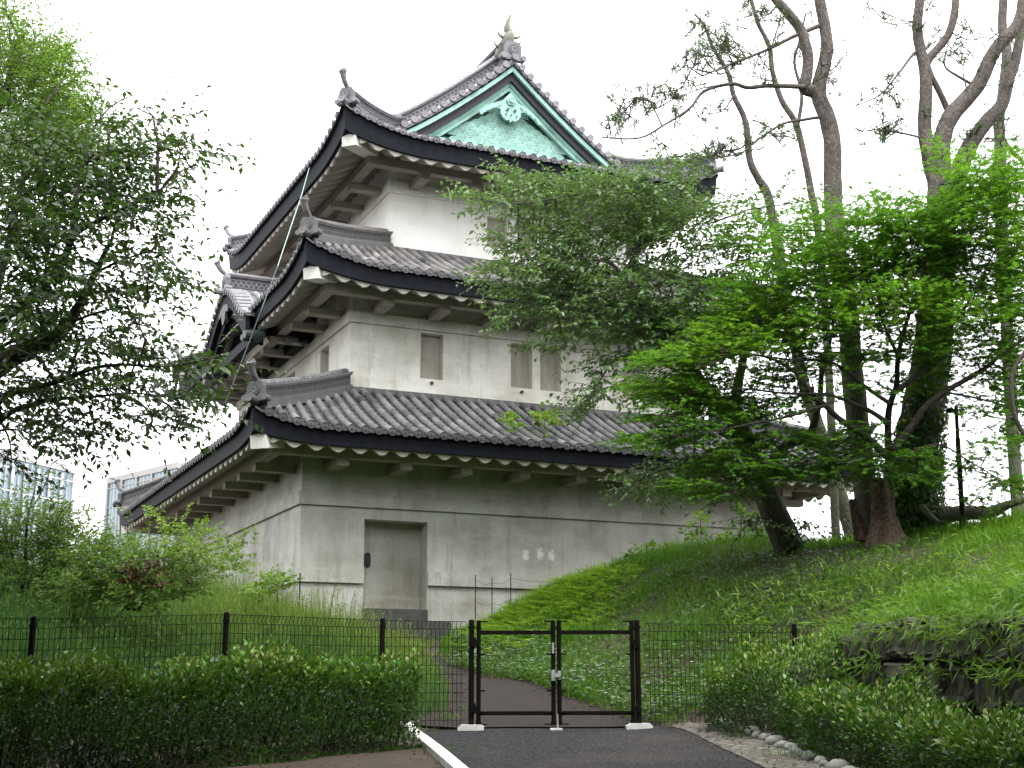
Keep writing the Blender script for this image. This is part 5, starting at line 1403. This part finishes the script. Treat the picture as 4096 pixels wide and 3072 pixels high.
np_mesh('leaf_mantle', V, Q_, np.repeat(np.clip(r_.normal(.4, .2, n), 0, 1), 4), M['ivy'], iv)
# broken stumps and the fallen log
def rough_limb(mk, Ya, Yb, rs, seed, seg=22, jit=.16, flute=.18):
    r_ = random.Random(seed); mb = MB()
    S = smooth_line([np.r_[PT(x, y, Y), r * MPP(x, y, Y)] for (x, y), Y, r in zip(mk, np.linspace(Ya, Yb, len(mk)), rs)], 5)
    vs = []; ph = [r_.uniform(0, 6) for _ in range(3)]
    for i, p in enumerate(S):
        for k in range(seg):
            a = 2 * math.pi * k / seg
            rr = p[3] * (1 + flute * math.sin(5 * a + ph[0] + .1 * i) + flute * .6 * math.sin(9 * a + ph[1]) + r_.uniform(-jit, jit) * .5)
            vs.append((p[0] + math.cos(a) * rr, p[1] + math.sin(a) * rr, p[2] + (r_.uniform(-.2, .25) * p[3] * 2 if i in (0,) else 0)))
    mb.add(vs, [(i * seg + k, i * seg + (k + 1) % seg, (i + 1) * seg + (k + 1) % seg, (i + 1) * seg + k) for i in range(len(S) - 1) for k in range(seg)] + [tuple(range(seg))])
    return mb
tag(rough_limb([(1899, 1037), (1905, 1080), (1908, 1120), (1912, 1160), (1918, 1195)], 21.2, 21.0, [16, 20, 25, 36, 50], 3).build('tree_stump', M['bark_old'], smooth=True), 'tall rotten brown stump with flaking bark in front of the massive pine', 'stump')
tag(rough_limb([(1843, 1080), (1850, 1110), (1860, 1140), (1872, 1168)], 21.4, 21.4, [8, 10, 14, 22], 5).build('tree_stump', M['bark_old'], smooth=True), 'short jagged dark stump leaning left beside the taller rotten stump', 'stump')
mb = MB(); S = limb(mb, [(1990, 1125), (2040, 1112), (2090, 1108), (2134, 1108), (2160, 1098), (2178, 1090), (2212, 1080), (2260, 1060)], 21.9, 21.6, 20, 5, 14, .12)
limb(mb, [(2134, 1106), (2128, 1096), (2118, 1094), (2108, 1097)], 21.7, 21.7, 4, 1.5, 8); limb(mb, [(1992, 1095), (2010, 1115), (2030, 1130)], 21.6, 21.3, 8, 5, 8); limb(mb, [(2160, 1098), (2170, 1112), (2176, 1120)], 21.7, 21.6, 5, 3, 8)
tag(mb.build('fallen_log', M['bark_pine'], smooth=True), 'long fallen pine trunk lying along the hilltop behind the lamp post', 'log')

# ---------------------------------------------------------------- shrubs and small trees on the left bank
def shrub(label, stems, pads, Y, leafm, spec, seed, cat='shrub', name='shrub'):
    t = MB(); LB = [limb(t, mk, Y, Y - .1, r0, r1, 6, .05, 4) for mk, r0, r1 in stems]
    base = LB[0][0]; root = tree(name, label, cat, base)
    lf, tw = foliage(pads, Y, .5, spec, LB, LB[0][0], seed)
    if cat in ('weed', 'plant'): tw = None
    finish(root, t, M['bark_dark'], lf, tw, leafm, 'stem')
    return root
spS = dict(k=360, flat=.6, rise=.15, twig=.38, droop=.2, twr=.003, nl=9, leaf=.072, wr=.42, hang=.15, tilt=.5, bough=.010)
shrub('large feathery green shrub at the left edge in front of the office tower', [([(60, 1280), (55, 1200), (60, 1120), (75, 1060)], 5, 1.2), ([(90, 1280), (100, 1180), (130, 1110), (160, 1080)], 4, 1), ([(50, 1280), (20, 1180), (-10, 1100)], 4, 1), ([(75, 1090), (100, 1040), (112, 1000)], 1.5, .6)],
      [(30, 1118, 60, 28, .6, .6), (100, 1112, 60, 30, .6, .65), (160, 1132, 50, 34, .6, .65), (60, 1165, 90, 40, 1.1, .5), (150, 1175, 70, 40, 1.1, .5), (-10, 1165, 50, 60, .9, .45), (100, 1055, 26, 22, .3, .65), (108, 1010, 18, 24, .25, .65), (195, 1190, 44, 30, .6, .6), (50, 1225, 90, 40, 1.2, .35), (150, 1235, 80, 40, 1.2, .35), (30, 1066, 30, 22, .3, .65), (70, 1275, 100, 30, 1, .35), (180, 1280, 80, 26, 1, .35)], 18.5, M['leaf_shrub'], spS, 31)
shrub('dark rounded shrub with some brown dead leaves in the middle of the left bank', [([(290, 1320), (285, 1260), (270, 1200)], 4, 1), ([(300, 1320), (330, 1250), (380, 1210)], 3.5, 1), ([(280, 1320), (230, 1260), (190, 1220)], 3.5, 1)],
      [(200, 1205, 50, 24, 1.2, .55), (260, 1195, 56, 26, 1.3, .65), (330, 1215, 56, 26, 1.2, .6), (380, 1185, 40, 20, 1, .8), (240, 1250, 80, 36, 1.3, .3), (345, 1262, 66, 36, 1.2, .35), (180, 1265, 50, 36, 1.1, .35), (290, 1292, 90, 30, 1.2, .25), (400, 1250, 50, 34, .9, .55), (440, 1225, 50, 26, .7, .7), (420, 1200, 30, 20, .7, .75)], 17.6, M['leaf_shrub'], spS, 32)
r_ = np.random.default_rng(33); n = 240
P = PTV(305 + r_.normal(0, 34, n), 1238 + r_.normal(0, 18, n), 17.1 + r_.normal(0, .15, n))
V, Q_ = leaf_quads(P, r_.normal(0, 1, (n, 3)), r_.normal(0, 1, (n, 3)), r_.uniform(.05, .1, n), .045); dl = np_mesh('dead_leaves', V, Q_, np.repeat(r_.uniform(0, 1, n), 4), M['dead_leaf'])
attach(dl, bpy.data.objects['shrub.001'])
shrub('airy yellow green sapling in front of the left castle wall', [([(395, 1300), (402, 1260), (415, 1210), (430, 1180)], 3, 1), ([(412, 1215), (455, 1190), (490, 1180), (530, 1170)], 1.6, .6), ([(410, 1225), (370, 1190), (345, 1150), (320, 1120)], 1.6, .6)],
      [(420, 1160, 40, 20, .7, .85), (385, 1150, 40, 22, .6, .8), (470, 1195, 36, 18, 1.1, .8), (510, 1215, 26, 22, .8, .75), (535, 1172, 26, 10, .5, .95), (345, 1140, 34, 18, .3, .6), (310, 1112, 30, 18, .22, .6), (500, 1160, 30, 12, .35, .9), (290, 1165, 34, 20, .3, .5)], 19.5, M['leaf_shrub'], dict(spS, leaf=.085, wr=.6, k=200), 34, 'sapling', 'sapling')
shrub('small broad leaved weed bush by the near corner of the castle tower', [([(600, 1300), (598, 1270)], 1.5, .6)], [(590, 1263, 36, 14, 1.1, .8), (560, 1280, 30, 14, .9, .6)], 21.5, M['leaf_shrub'], dict(spS, leaf=.09, wr=.6, twig=.3), 35, 'weed', 'weed')
for k, (x, y, Y, lab) in enumerate(((1395, 1205, 24.6, 'small leafy weed on the hill crest below the castle windows, leftmost of three'), (1512, 1170, 24.4, 'tall upright leafy weed standing on the hill crest in front of the castle wall'), (1600, 1150, 23.6, 'bushy weed on the hill crest beside the cherry trunk'))):
    h_ = (34, 54, 44)[k]
    shrub(lab, [([(x, y + 12), (x + 2, y - h_ * .5), (x, y - h_)], 1.2, .5), ([(x + 4, y + 12), (x + 22, y - h_ * .2), (x + 40, y - h_ * .4)], 1, .4)], [(x, y - h_ * .6, 16, h_ * .4, 1.1, .7), (x + 30, y - h_ * .25, 26, 12, .9, .65), (x - 8, y - 4, 22, 10, .9, .55)], Y, M['leaf_shrub'], dict(spS, leaf=.13, wr=.55, twig=.25, k=120, nl=6), 40 + k, 'weed', 'weed')
for k, (x, y, u, v, lab, big) in enumerate(((1175, 905, 0, -.95, 'leafy green plant rooted among the tiles of the lowest roof, the larger one', 1.0), (1100, 912, 0, -.95, 'leafy green plant rooted among the tiles of the lowest roof, the smaller one', .7))):
    r0 = ray(x, y); r2 = np.array([r0[0] * CT + r0[1] * ST, -r0[0] * ST + r0[1] * CT, r0[2]]); ox, oy = -X0 * CT - Y0 * ST, X0 * ST - Y0 * CT
    tt_ = (v - oy) / r2[1]; Yp = r0[1] * tt_
    shrub(lab, [([(x, y + 22), (x + 2, y)], .9, .4)], [(x, y - 4, 26 * big, 18 * big, 1.3, .7), (x + 16 * big, y + 10, 20 * big, 12 * big, 1, .6)], Yp, M['leaf_shrub'], dict(spS, leaf=.13, wr=.7, twig=.2, k=130, nl=5), 50 + k, 'plant', 'roof_plant')

# ---------------------------------------------------------------- hedges
def hedge(name, label, line, width, height, n, seed, rough=.12, stems=True, bright=.0, leaf=.042):
    """leafy shell and filling round a line on the ground"""
    r_ = np.random.default_rng(seed)
    P = np.array(line, float); d = np.r_[0, np.cumsum(np.hypot(*np.diff(P[:, :2], axis=0).T))]
    s_ = r_.uniform(-.12, d[-1] + .12, n); sc_ = np.clip(s_, 0, d[-1])
    cx, cy = np.interp(sc_, d, P[:, 0]), np.interp(sc_, d, P[:, 1]); hh = np.interp(sc_, d, P[:, 2]) if P.shape[1] > 2 else np.full(n, height)
    i = np.clip(np.searchsorted(d, sc_) - 1, 0, len(P) - 2); dv = unit(P[i + 1, :2] - P[i, :2]); nv = np.stack([-dv[:, 1], dv[:, 0]], 1)
    lump = 1 + rough * (np.sin(s_ * 3.1 + seed) * .5 + np.sin(s_ * 7.3 + 1) * .35 + r_.normal(0, .25, n))
    th = r_.uniform(-.15, math.pi + .15, n); rad = np.where(r_.random(n) < .72, r_.uniform(.86, 1.06, n), np.sqrt(r_.uniform(.1, .9, n)))
    ex = .45
    a = np.sign(np.cos(th)) * np.abs(np.cos(th)) ** ex * width / 2 * rad * lump; z = np.clip(np.sign(np.sin(th)) * np.abs(np.sin(th)) ** ex, 0, 1) * rad * hh * lump
    low = r_.random(n) < .35; z = np.where(low, z * r_.uniform(.05, 1, n), z)
    endf = np.clip((np.minimum(s_, d[-1] - s_) + .12) / .25, 0, 1) ** .5; a = a * (.5 + .5 * endf)
    e2 = s_ - sc_
    X = cx + nv[:, 0] * a + dv[:, 0] * e2; Y = cy + nv[:, 1] * a + dv[:, 1] * e2; Z = H(X, Y) + z
    out = np.stack([nv[:, 0] * np.cos(th), nv[:, 1] * np.cos(th), np.abs(np.sin(th)) + .35], 1)
    AX = unit(out + r_.normal(0, .55, (n, 3))); NV = unit(np.array([0, 0, 1.0]) + out * .6 + r_.normal(0, .5, (n, 3)))
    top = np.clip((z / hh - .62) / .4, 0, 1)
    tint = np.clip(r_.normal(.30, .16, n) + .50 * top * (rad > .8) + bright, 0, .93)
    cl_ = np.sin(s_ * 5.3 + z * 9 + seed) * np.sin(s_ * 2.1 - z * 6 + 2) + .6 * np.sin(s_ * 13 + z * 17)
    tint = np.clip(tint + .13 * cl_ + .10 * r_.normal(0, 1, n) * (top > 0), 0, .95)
    keep_ = r_.random(n) < 1 - (.55 if rough > .3 else .30) * (cl_ < -.5)
    tint = np.where((r_.random(n) < .03) & (top > .4), .99, tint)
    ls_ = leaf * r_.uniform(.55, 1.45, n) * (1 + .35 * top)
    V, Q_ = leaf_quads(np.stack([X, Y, Z], 1)[keep_], AX[keep_], NV[keep_], ls_[keep_], .5 * ls_[keep_] * r_.uniform(.8, 1.2, keep_.sum()))
    k = 520; j = r_.choice(n, k); A = np.stack([cx[j] + r_.normal(0, .1, k), cy[j] + r_.normal(0, .1, k), H(cx[j], cy[j])], 1); B = np.stack([X[j], Y[j], Z[j]], 1)
    Vt, Qt = sticks(A, B, .007, .003)
    root = tag(empty(name, (*P[len(P) // 2, :2], float(H(*P[len(P) // 2, :2])))), label, 'hedge')
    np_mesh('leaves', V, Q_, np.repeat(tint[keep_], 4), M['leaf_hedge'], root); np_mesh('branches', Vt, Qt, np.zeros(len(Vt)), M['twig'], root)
    return root
hedge('clipped_hedge', 'dense dark clipped hedge in front of the left wire fence', [(-6.5, 9.9, .84), (-4.9, 10.9, .84), (-3.9, 11.6, .84), (-2.7, 12.65, .86), (-1.75, 13.5, .85), (-1.2, 14.0, .80)], .85, .80, 60000, 61, .17)
hedge('loose_hedge', 'loose unclipped evergreen hedge along the gutter below the stone wall', [(2.4, 14.9, .55), (2.75, 14.3, .66), (3.0, 13.4, .52), (3.2, 12.3, .45), (3.45, 11.0, .42), (3.8, 9.3, .40)], .95, .5, 44000, 62, .42, bright=-.06, leaf=.038)

# ---------------------------------------------------------------- grass, ferns, flowers
PL = np.array([(-1.3, 15.6), (-.78, 16.8), (-.85, 18), (-1.05, 19.5), (-1.3, 21), (-1.6, 22.3), (-1.5, 26)]); PR = np.array([(1.66, 15.6), (.95, 17.1), (.25, 18.6), (-.5, 20.0), (-1.05, 21.3), (-1.6, 22.3), (-1.5, 26)])
def on_path(X, Y): return (Y > 15.3) & (Y < 25.9) & (X > np.interp(Y, PL[:, 1], PL[:, 0])) & (X < np.interp(Y, PR[:, 1], PR[:, 0]))
def in_castle(X, Y, m_=.0):
    u = (X - X0) * CT + (Y - Y0) * ST; v = -(X - X0) * ST + (Y - Y0) * CT
    return ((u > -m_) & (u < W + m_) & (v > -m_)) | ((u > .7) & (u < 3.4) & (v > -1.35) & (v < 0))
def blades(X, Y, h, w, seed, lean=.5, seg2=True, droop=.5):
    r_ = np.random.default_rng(seed); n = len(X); Z = H(X, Y) - .02
    a = r_.uniform(0, 2 * math.pi, n); ld = np.stack([np.cos(a), np.sin(a)], 1) * (np.abs(r_.normal(0, lean, n)) * h)[:, None]
    b = a + math.pi / 2 + r_.normal(0, .6, n); wv = np.stack([np.cos(b), np.sin(b), 0 * b], 1) * (w / 2)[:, None] if hasattr(w, '__len__') else np.stack([np.cos(b), np.sin(b), 0 * b], 1) * (w / 2)
    P0 = np.stack([X, Y, Z], 1); P1 = P0 + np.c_[ld * .35, h * .6]; P2 = P0 + np.c_[ld, h * (1 - droop * np.clip(np.hypot(*ld.T) / h, 0, 1) ** 1.3 * .8)]
    V = np.stack([P0 - wv, P0 + wv, P1 + wv * .8, P1 - wv * .8, P2 + wv * .12, P2 - wv * .12], 1).reshape(-1, 3)
    base = np.arange(n)[:, None] * 6
    return V, np.concatenate([base + [[0, 1, 2, 3]], base + [[3, 2, 4, 5]]]), P2
def scatter(n, x0, x1, y0, y1, seed, keep):
    r_ = np.random.default_rng(seed); X = r_.uniform(x0, x1, n); Y = r_.uniform(y0, y1, n); k = keep(X, Y, r_); return X[k], Y[k]
def clumpy(X, Y, s=1.0): return .5 + .25 * np.sin(X * 2.1 * s + 1.3 * np.sin(Y * 1.7 * s)) + .25 * np.sin(Y * 2.7 * s + 1.1 * np.sin(X * 2.3 * s + 2))
# left bank: tall seeding grass
def keepL(X, Y, r_): return (side(X, Y) > .12) & (X < -.5) & ~on_path(X, Y) & ~in_castle(X, Y, .05) & (X < np.interp(Y, PL[:, 1], PL[:, 0]) + .12) & (r_.random(len(X)) < .45 + .55 * clumpy(X, Y))
X, Y = scatter(150000, -11, -.4, 11.5, 27.0, 71, keepL)
r_ = np.random.default_rng(72); n = len(X)
yel = np.clip((Y - 15.5) / 6, 0, 1) * np.clip((X + 7.5) / 3.5, 0, 1)       # paler, yellower grass towards the castle
h = r_.uniform(.22, .68, n) * (.6 + .6 * clumpy(X, Y, .9)) * np.where(Y < 18.5, 1.2, 1) * np.clip(.55 + .45 * np.abs(X - np.interp(Y, PL[:, 1], PL[:, 0])) / 1.2, .5, 1)
dd = loc2w(1.6, -1.6, 0); h = h * np.clip(.22 + .78 * (np.hypot(X - dd[0], (Y - dd[1]) * .7) - .9) / 1.6, .22, 1)
V, Q_, tip = blades(X, Y, h, r_.uniform(.006, .012, n), 73, .45)
tint = np.clip(.16 + .50 * yel + r_.normal(0, .13, n), 0, 1)
parts = [(V, Q_, np.repeat(tint, 6))]
k = r_.random(n) < np.where((X < -2.4) & (Y < 19), .22, .12); A = np.stack([X, Y, H(X, Y)], 1)[k]; hh = h[k] * r_.uniform(1.2, 1.65, k.sum()); a = r_.uniform(0, 6.28, k.sum())
B = A + np.c_[np.cos(a) * hh * .18, np.sin(a) * hh * .18, hh]; C_ = B + np.c_[np.cos(a) * .045, np.sin(a) * .045, r_.uniform(-.05, .07, k.sum())]
tk = np.clip(tint[k] + .18, 0, 1)
V, Q_ = sticks(A, B, .0028, .0022); parts.append((V, Q_, np.repeat(tk, 6)))
V, Q_ = leaf_quads(B, C_ - B, r_.normal(0, 1, B.shape), .085, .010, 0); parts.append((V, Q_, np.repeat(np.clip(tk + .10, 0, 1), 4)))
tag(np_mesh('tall_grass', *merge(parts), M['grass']), kind='stuff')
# right bank grass: thin under the trees and coloured darker there for shade, lush at both sides
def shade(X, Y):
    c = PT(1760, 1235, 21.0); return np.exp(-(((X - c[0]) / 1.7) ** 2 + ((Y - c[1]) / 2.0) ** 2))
def keepR(X, Y, r_):
    w_ = (side(X, Y) > .15) & (X > -1.2) & ~on_path(X, Y) & ~in_castle(X, Y, .05) & (X > np.interp(Y, PR[:, 1], PR[:, 0]) - .05)
    return w_ & (r_.random(len(X)) < (1 - .85 * shade(X, Y)) * (.45 + .55 * clumpy(X, Y, 1.4)))
X, Y = scatter(240000, -1.2, 11.5, 8.0, 27.5, 74, keepR)
r_ = np.random.default_rng(75); n = len(X)
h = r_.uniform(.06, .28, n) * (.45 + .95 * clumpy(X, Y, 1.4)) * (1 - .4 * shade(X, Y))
V, Q_, tip = blades(X, Y, h, r_.uniform(.006, .013, n), 76, .6)
far_ = np.clip((X - 4.6) / 2.0, 0, 1)
tint = np.clip(.46 + .24 * (clumpy(X, Y, .5) - .5) * 2 + .16 * far_ - .25 * shade(X, Y) + r_.normal(0, .14, n), 0, 1)  # blade colour itself is darkened where the trees' shade falls
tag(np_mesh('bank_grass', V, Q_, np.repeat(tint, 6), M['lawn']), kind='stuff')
# bamboo grass above the stone wall, hanging over it
def keepS(X, Y, r_):
    sd = side(X, Y); return (X > 2.9) & (sd > .05) & (sd < 5.5) & (Y < 19.5) & (r_.random(len(X)) < np.clip(1.2 - sd / 5, .25, 1) * (.4 + .6 * clumpy(X, Y, 1.3)))
X, Y = scatter(26000, 2.9, 9, 7.5, 20, 77, keepS)
r_ = np.random.default_rng(78); n = len(X); sd = side(X, Y); Z = H(X, Y) + r_.uniform(.02, .30, n) * np.clip(.4 + sd, .3, 1)
ov = np.exp(-sd / .5); D_ = r_.normal(0, .7, (n, 3)) + np.stack([-.9 * ov, -.35 * ov, -.55 * ov], 1) + [0, 0, .1]
V, Q_ = leaf_quads(np.stack([X, Y, Z], 1), D_, np.array([0, 0, 1.0]) + r_.normal(0, .5, (n, 3)), r_.uniform(.10, .22, n), r_.uniform(.016, .028, n), .1)
parts = [(V, Q_, np.repeat(np.clip(.5 + .2 * np.clip(sd, 0, 2) / 2 + r_.normal(0, .17, n), 0, 1), 4))]
for _ in range(120):                                     # tufts rooted in the joints of the wall
    s_ = r_.uniform(.1, cum[-1] - .2); p, d_ = wpos(s_); nn_ = np.array([-d_[1], d_[0]]); nn_ = nn_ if nn_[0] > 0 else -nn_
    zt_ = float(H(*(p + nn_ * .55))); z_ = zt_ - r_.choice([.0, .02, .05, .10, .16, .22, .48, .52]); m_ = int(r_.integers(14, 34))
    P = np.array([p[0] - nn_[0] * .13, p[1] - nn_[1] * .13, z_]) + r_.normal(0, .09, (m_, 3)) * [1, 1, .6]
    V, Q_ = leaf_quads(P, r_.normal(0, .6, (m_, 3)) + [-nn_[0] * .6, -nn_[1] * .6, -.2], r_.normal(0, .5, (m_, 3)) + [0, 0, 1], r_.uniform(.09, .17, m_), r_.uniform(.014, .03, m_), .1)
    parts.append((V, Q_, np.repeat(np.clip(r_.normal(.45, .2, m_), 0, 1), 4)))
tag(np_mesh('bamboo_grass', *merge(parts), M['sasa']), kind='stuff')
# ferns on the left shoulder of the hill
fc = PT(1180, 1325, 23.4)
def keepF(X, Y, r_):
    r0 = ((X - fc[0]) / 1.55) ** 2 + ((Y - fc[1]) / 2.6) ** 2
    return (r0 < r_.uniform(.0, 1.25, len(X)) ** .8) & ~on_path(X, Y) & ~in_castle(X, Y, .1) & (X > np.interp(Y, PR[:, 1], PR[:, 0]))
X, Y = scatter(3400, fc[0] - 1.8, fc[0] + 1.8, fc[1] - 3, fc[1] + 3, 79, keepF)
r_ = np.random.default_rng(80); n = len(X); a = r_.uniform(0, 6.28, n); Lf = r_.uniform(.25, .5, n)
P0 = np.stack([X, Y, H(X, Y) + .03], 1); D0 = np.stack([np.cos(a), np.sin(a), .55 + 0 * a], 1); parts = []
for f in np.linspace(.15, 1, 9):
    c_ = P0 + D0 * (Lf * f)[:, None] - np.stack([0 * a, 0 * a, .9 * (Lf * f) ** 2], 1)
    for sg in (1, -1):
        sd_ = np.stack([-np.sin(a) * sg, np.cos(a) * sg, 0 * a - .1], 1) + D0 * .35
        V, Q_ = leaf_quads(c_, sd_, np.repeat([[0, 0, 1.0]], n, 0) + r_.normal(0, .15, (n, 3)), Lf * .36 * (1.08 - f), .030, 0)
        parts.append((V, Q_, np.repeat(np.clip(r_.normal(.5, .22, n), 0, 1), 4)))
tag(np_mesh('ferns', *merge(parts), M['fern']), kind='stuff')
# low broad leaves with white flowers along the path
def keepW(X, Y, r_):
    xr = np.interp(Y, PR[:, 1], PR[:, 0]); d_ = X - xr
    p2 = PT(1900, 1240, 19.5)
    near_ = (d_ > -.05) & (d_ < 5.5) & (Y < 23) & (r_.random(len(X)) < np.maximum(np.exp(-(d_ / 1.6) ** 2), .30) * (.4 + .6 * clumpy(X, Y, 1.6)))
    pt_ = np.exp(-(((X - PT(1640, 1300, 19)[0]) / .9) ** 2 + ((Y - 19.2) / 1.0) ** 2)) > r_.random(len(X)) * 1.1
    return (near_ | pt_) & (side(X, Y) > .1)
X, Y = scatter(52000, -1, 6, 15.6, 23, 81, keepW)
r_ = np.random.default_rng(82); n = len(X); Z = H(X, Y) + r_.uniform(.04, .2, n)
V, Q_ = leaf_quads(np.stack([X, Y, Z], 1), r_.normal(0, 1, (n, 3)) * [1, 1, .4], np.array([0, -.3, 1.0]) + r_.normal(0, .4, (n, 3)), r_.uniform(.04, .085, n), r_.uniform(.03, .06, n))
tag(np_mesh('ground_cover', V, Q_, np.repeat(np.clip(r_.normal(.35, .2, n), 0, 1), 4), M['ivy']), kind='stuff')
k = (r_.random(n) < .16 * np.exp(-np.clip(X - np.interp(Y, PR[:, 1], PR[:, 0]) - 1.2, 0, 9) * 1.6)) & (X < 4); P = np.stack([X, Y, Z + .05], 1)[k]; m_ = len(P); parts = []
for j in range(4):
    a = j * math.pi / 2 + r_.uniform(0, 1.5, m_)
    V, Q_ = leaf_quads(P, np.stack([np.cos(a), np.sin(a), .1 + 0 * a], 1), np.repeat([[0, -.2, 1.0]], m_, 0), .020, .015, 0); parts.append((V, Q_, np.repeat(r_.uniform(0, 1, m_), 4)))
tag(np_mesh('white_flowers', *merge(parts), M['petal']), kind='stuff')
# dead leaves and litter on paths' edges
def keepD(X, Y, r_):
    e = np.minimum(np.abs(X - np.interp(Y, PR[:, 1], PR[:, 0])), np.abs(X - np.interp(Y, PL[:, 1], PL[:, 0])))
    a = (Y > 15.3) & (Y < 24) & (e < .25) & (r_.random(len(X)) < .8)
    sd = np.abs(X - np.interp(Y, [9, 12, 15], [3.0, 2.5, 1.95])); b_ = (Y < 15.6) & (Y > 9) & (sd < .4) & (r_.random(len(X)) < .8)
    c_ = (Y < 13.8) & (Y > 10.0) & (X > -3.4) & (X < -.6) & (r_.random(len(X)) < .35)
    d_ = shade(X, Y) > r_.random(len(X)) * 1.3
    return a | b_ | c_ | d_
X, Y = scatter(24000, -3.4, 6.5, 9, 24, 83, keepD)
r_ = np.random.default_rng(84); n = len(X)
V, Q_ = leaf_quads(np.stack([X, Y, H(X, Y) + .03 + r_.uniform(0, .015, n)], 1), r_.normal(0, 1, (n, 3)) * [1, 1, .15], np.array([0, 0, 1.0]) + r_.normal(0, .25, (n, 3)), r_.uniform(.02, .05, n), r_.uniform(.012, .025, n))
tag(np_mesh('leaf_litter', V, Q_, np.repeat(r_.uniform(0, 1, n), 4), M['dead_leaf']), kind='stuff')
# grass tufts at the foot of the hedge and along the kerb
parts = []; r_ = np.random.default_rng(85)
for (x, y, nb, hh) in ((700, 1612, 30, .34), (560, 1650, 24, .26), (880, 1600, 22, .22), (610, 1640, 18, .3), (820, 1600, 14, .3), (470, 1655, 16, .2), (965, 1628, 12, .2), (925, 1622, 14, .12), (900, 1590, 20, .2), (990, 1650, 10, .12), (1470, 1570, 14, .3), (1440, 1560, 18, .14), (1390, 1570, 14, .1), (1700, 1640, 18, .2), (1600, 1600, 12, .14), (960, 1560, 30, .2), (1000, 1545, 20, .18)):
    g_ = ground_at(x, min(y, 1657)); X = g_[0] + r_.normal(0, .09, nb); Y = g_[1] + r_.normal(0, .05, nb)
    V, Q_, _ = blades(X, Y, r_.uniform(.5, 1.1, nb) * hh, .008, int(x), .7, droop=.8); parts.append((V, Q_, np.repeat(np.clip(r_.normal(.35, .15, nb), 0, 1), 6)))
tag(np_mesh('weedy_grass', *merge(parts), M['lawn']), kind='stuff')

# ---------------------------------------------------------------- unseen leaf masses added behind, beside and above the viewer to shade the place
r_ = np.random.default_rng(90); n = 52000
th = r_.uniform(math.pi * .76, math.pi * 2.20, n); rr = 17 + 9 * r_.random(n)
tops = 11 + 3 * np.sin(th * 7) + 2 * np.sin(th * 17 + 1)
X = np.cos(th) * rr * 1.15; Y = 4 + np.sin(th) * rr * 1.0; Z = -1.2 + tops * r_.random(n) ** .8
P = np.stack([X, Y, Z], 1) + r_.normal(0, .5, (n, 3))
m_ = 30000; Xo = r_.uniform(-22, 22, m_); Yo = r_.uniform(-12, 6.5, m_)   # unseen leaf canopy added overhead to darken the lower storey and foreground
Zo = np.maximum(4.4, .62 * Yo + 1.6) + r_.uniform(0, 3.4, m_) + .5 * np.sin(Xo * 1.1) * np.sin(Yo * .9)
ko = clump_ = (np.sin(Xo * 1.3 + 1) * np.sin(Yo * 1.1) > -.75)
P = np.concatenate([P, np.stack([Xo, Yo, Zo], 1)[ko]]); n = len(P)
V, Q_ = leaf_quads(P, r_.normal(0, 1, (n, 3)), r_.normal(0, 1, (n, 3)), r_.uniform(.5, 1.1, n), r_.uniform(.35, .7, n))
tag(np_mesh('shade_foliage', V, Q_, np.repeat(np.clip(r_.normal(.4, .2, n), 0, 1), 4), M['leaf_dark']), kind='stuff')
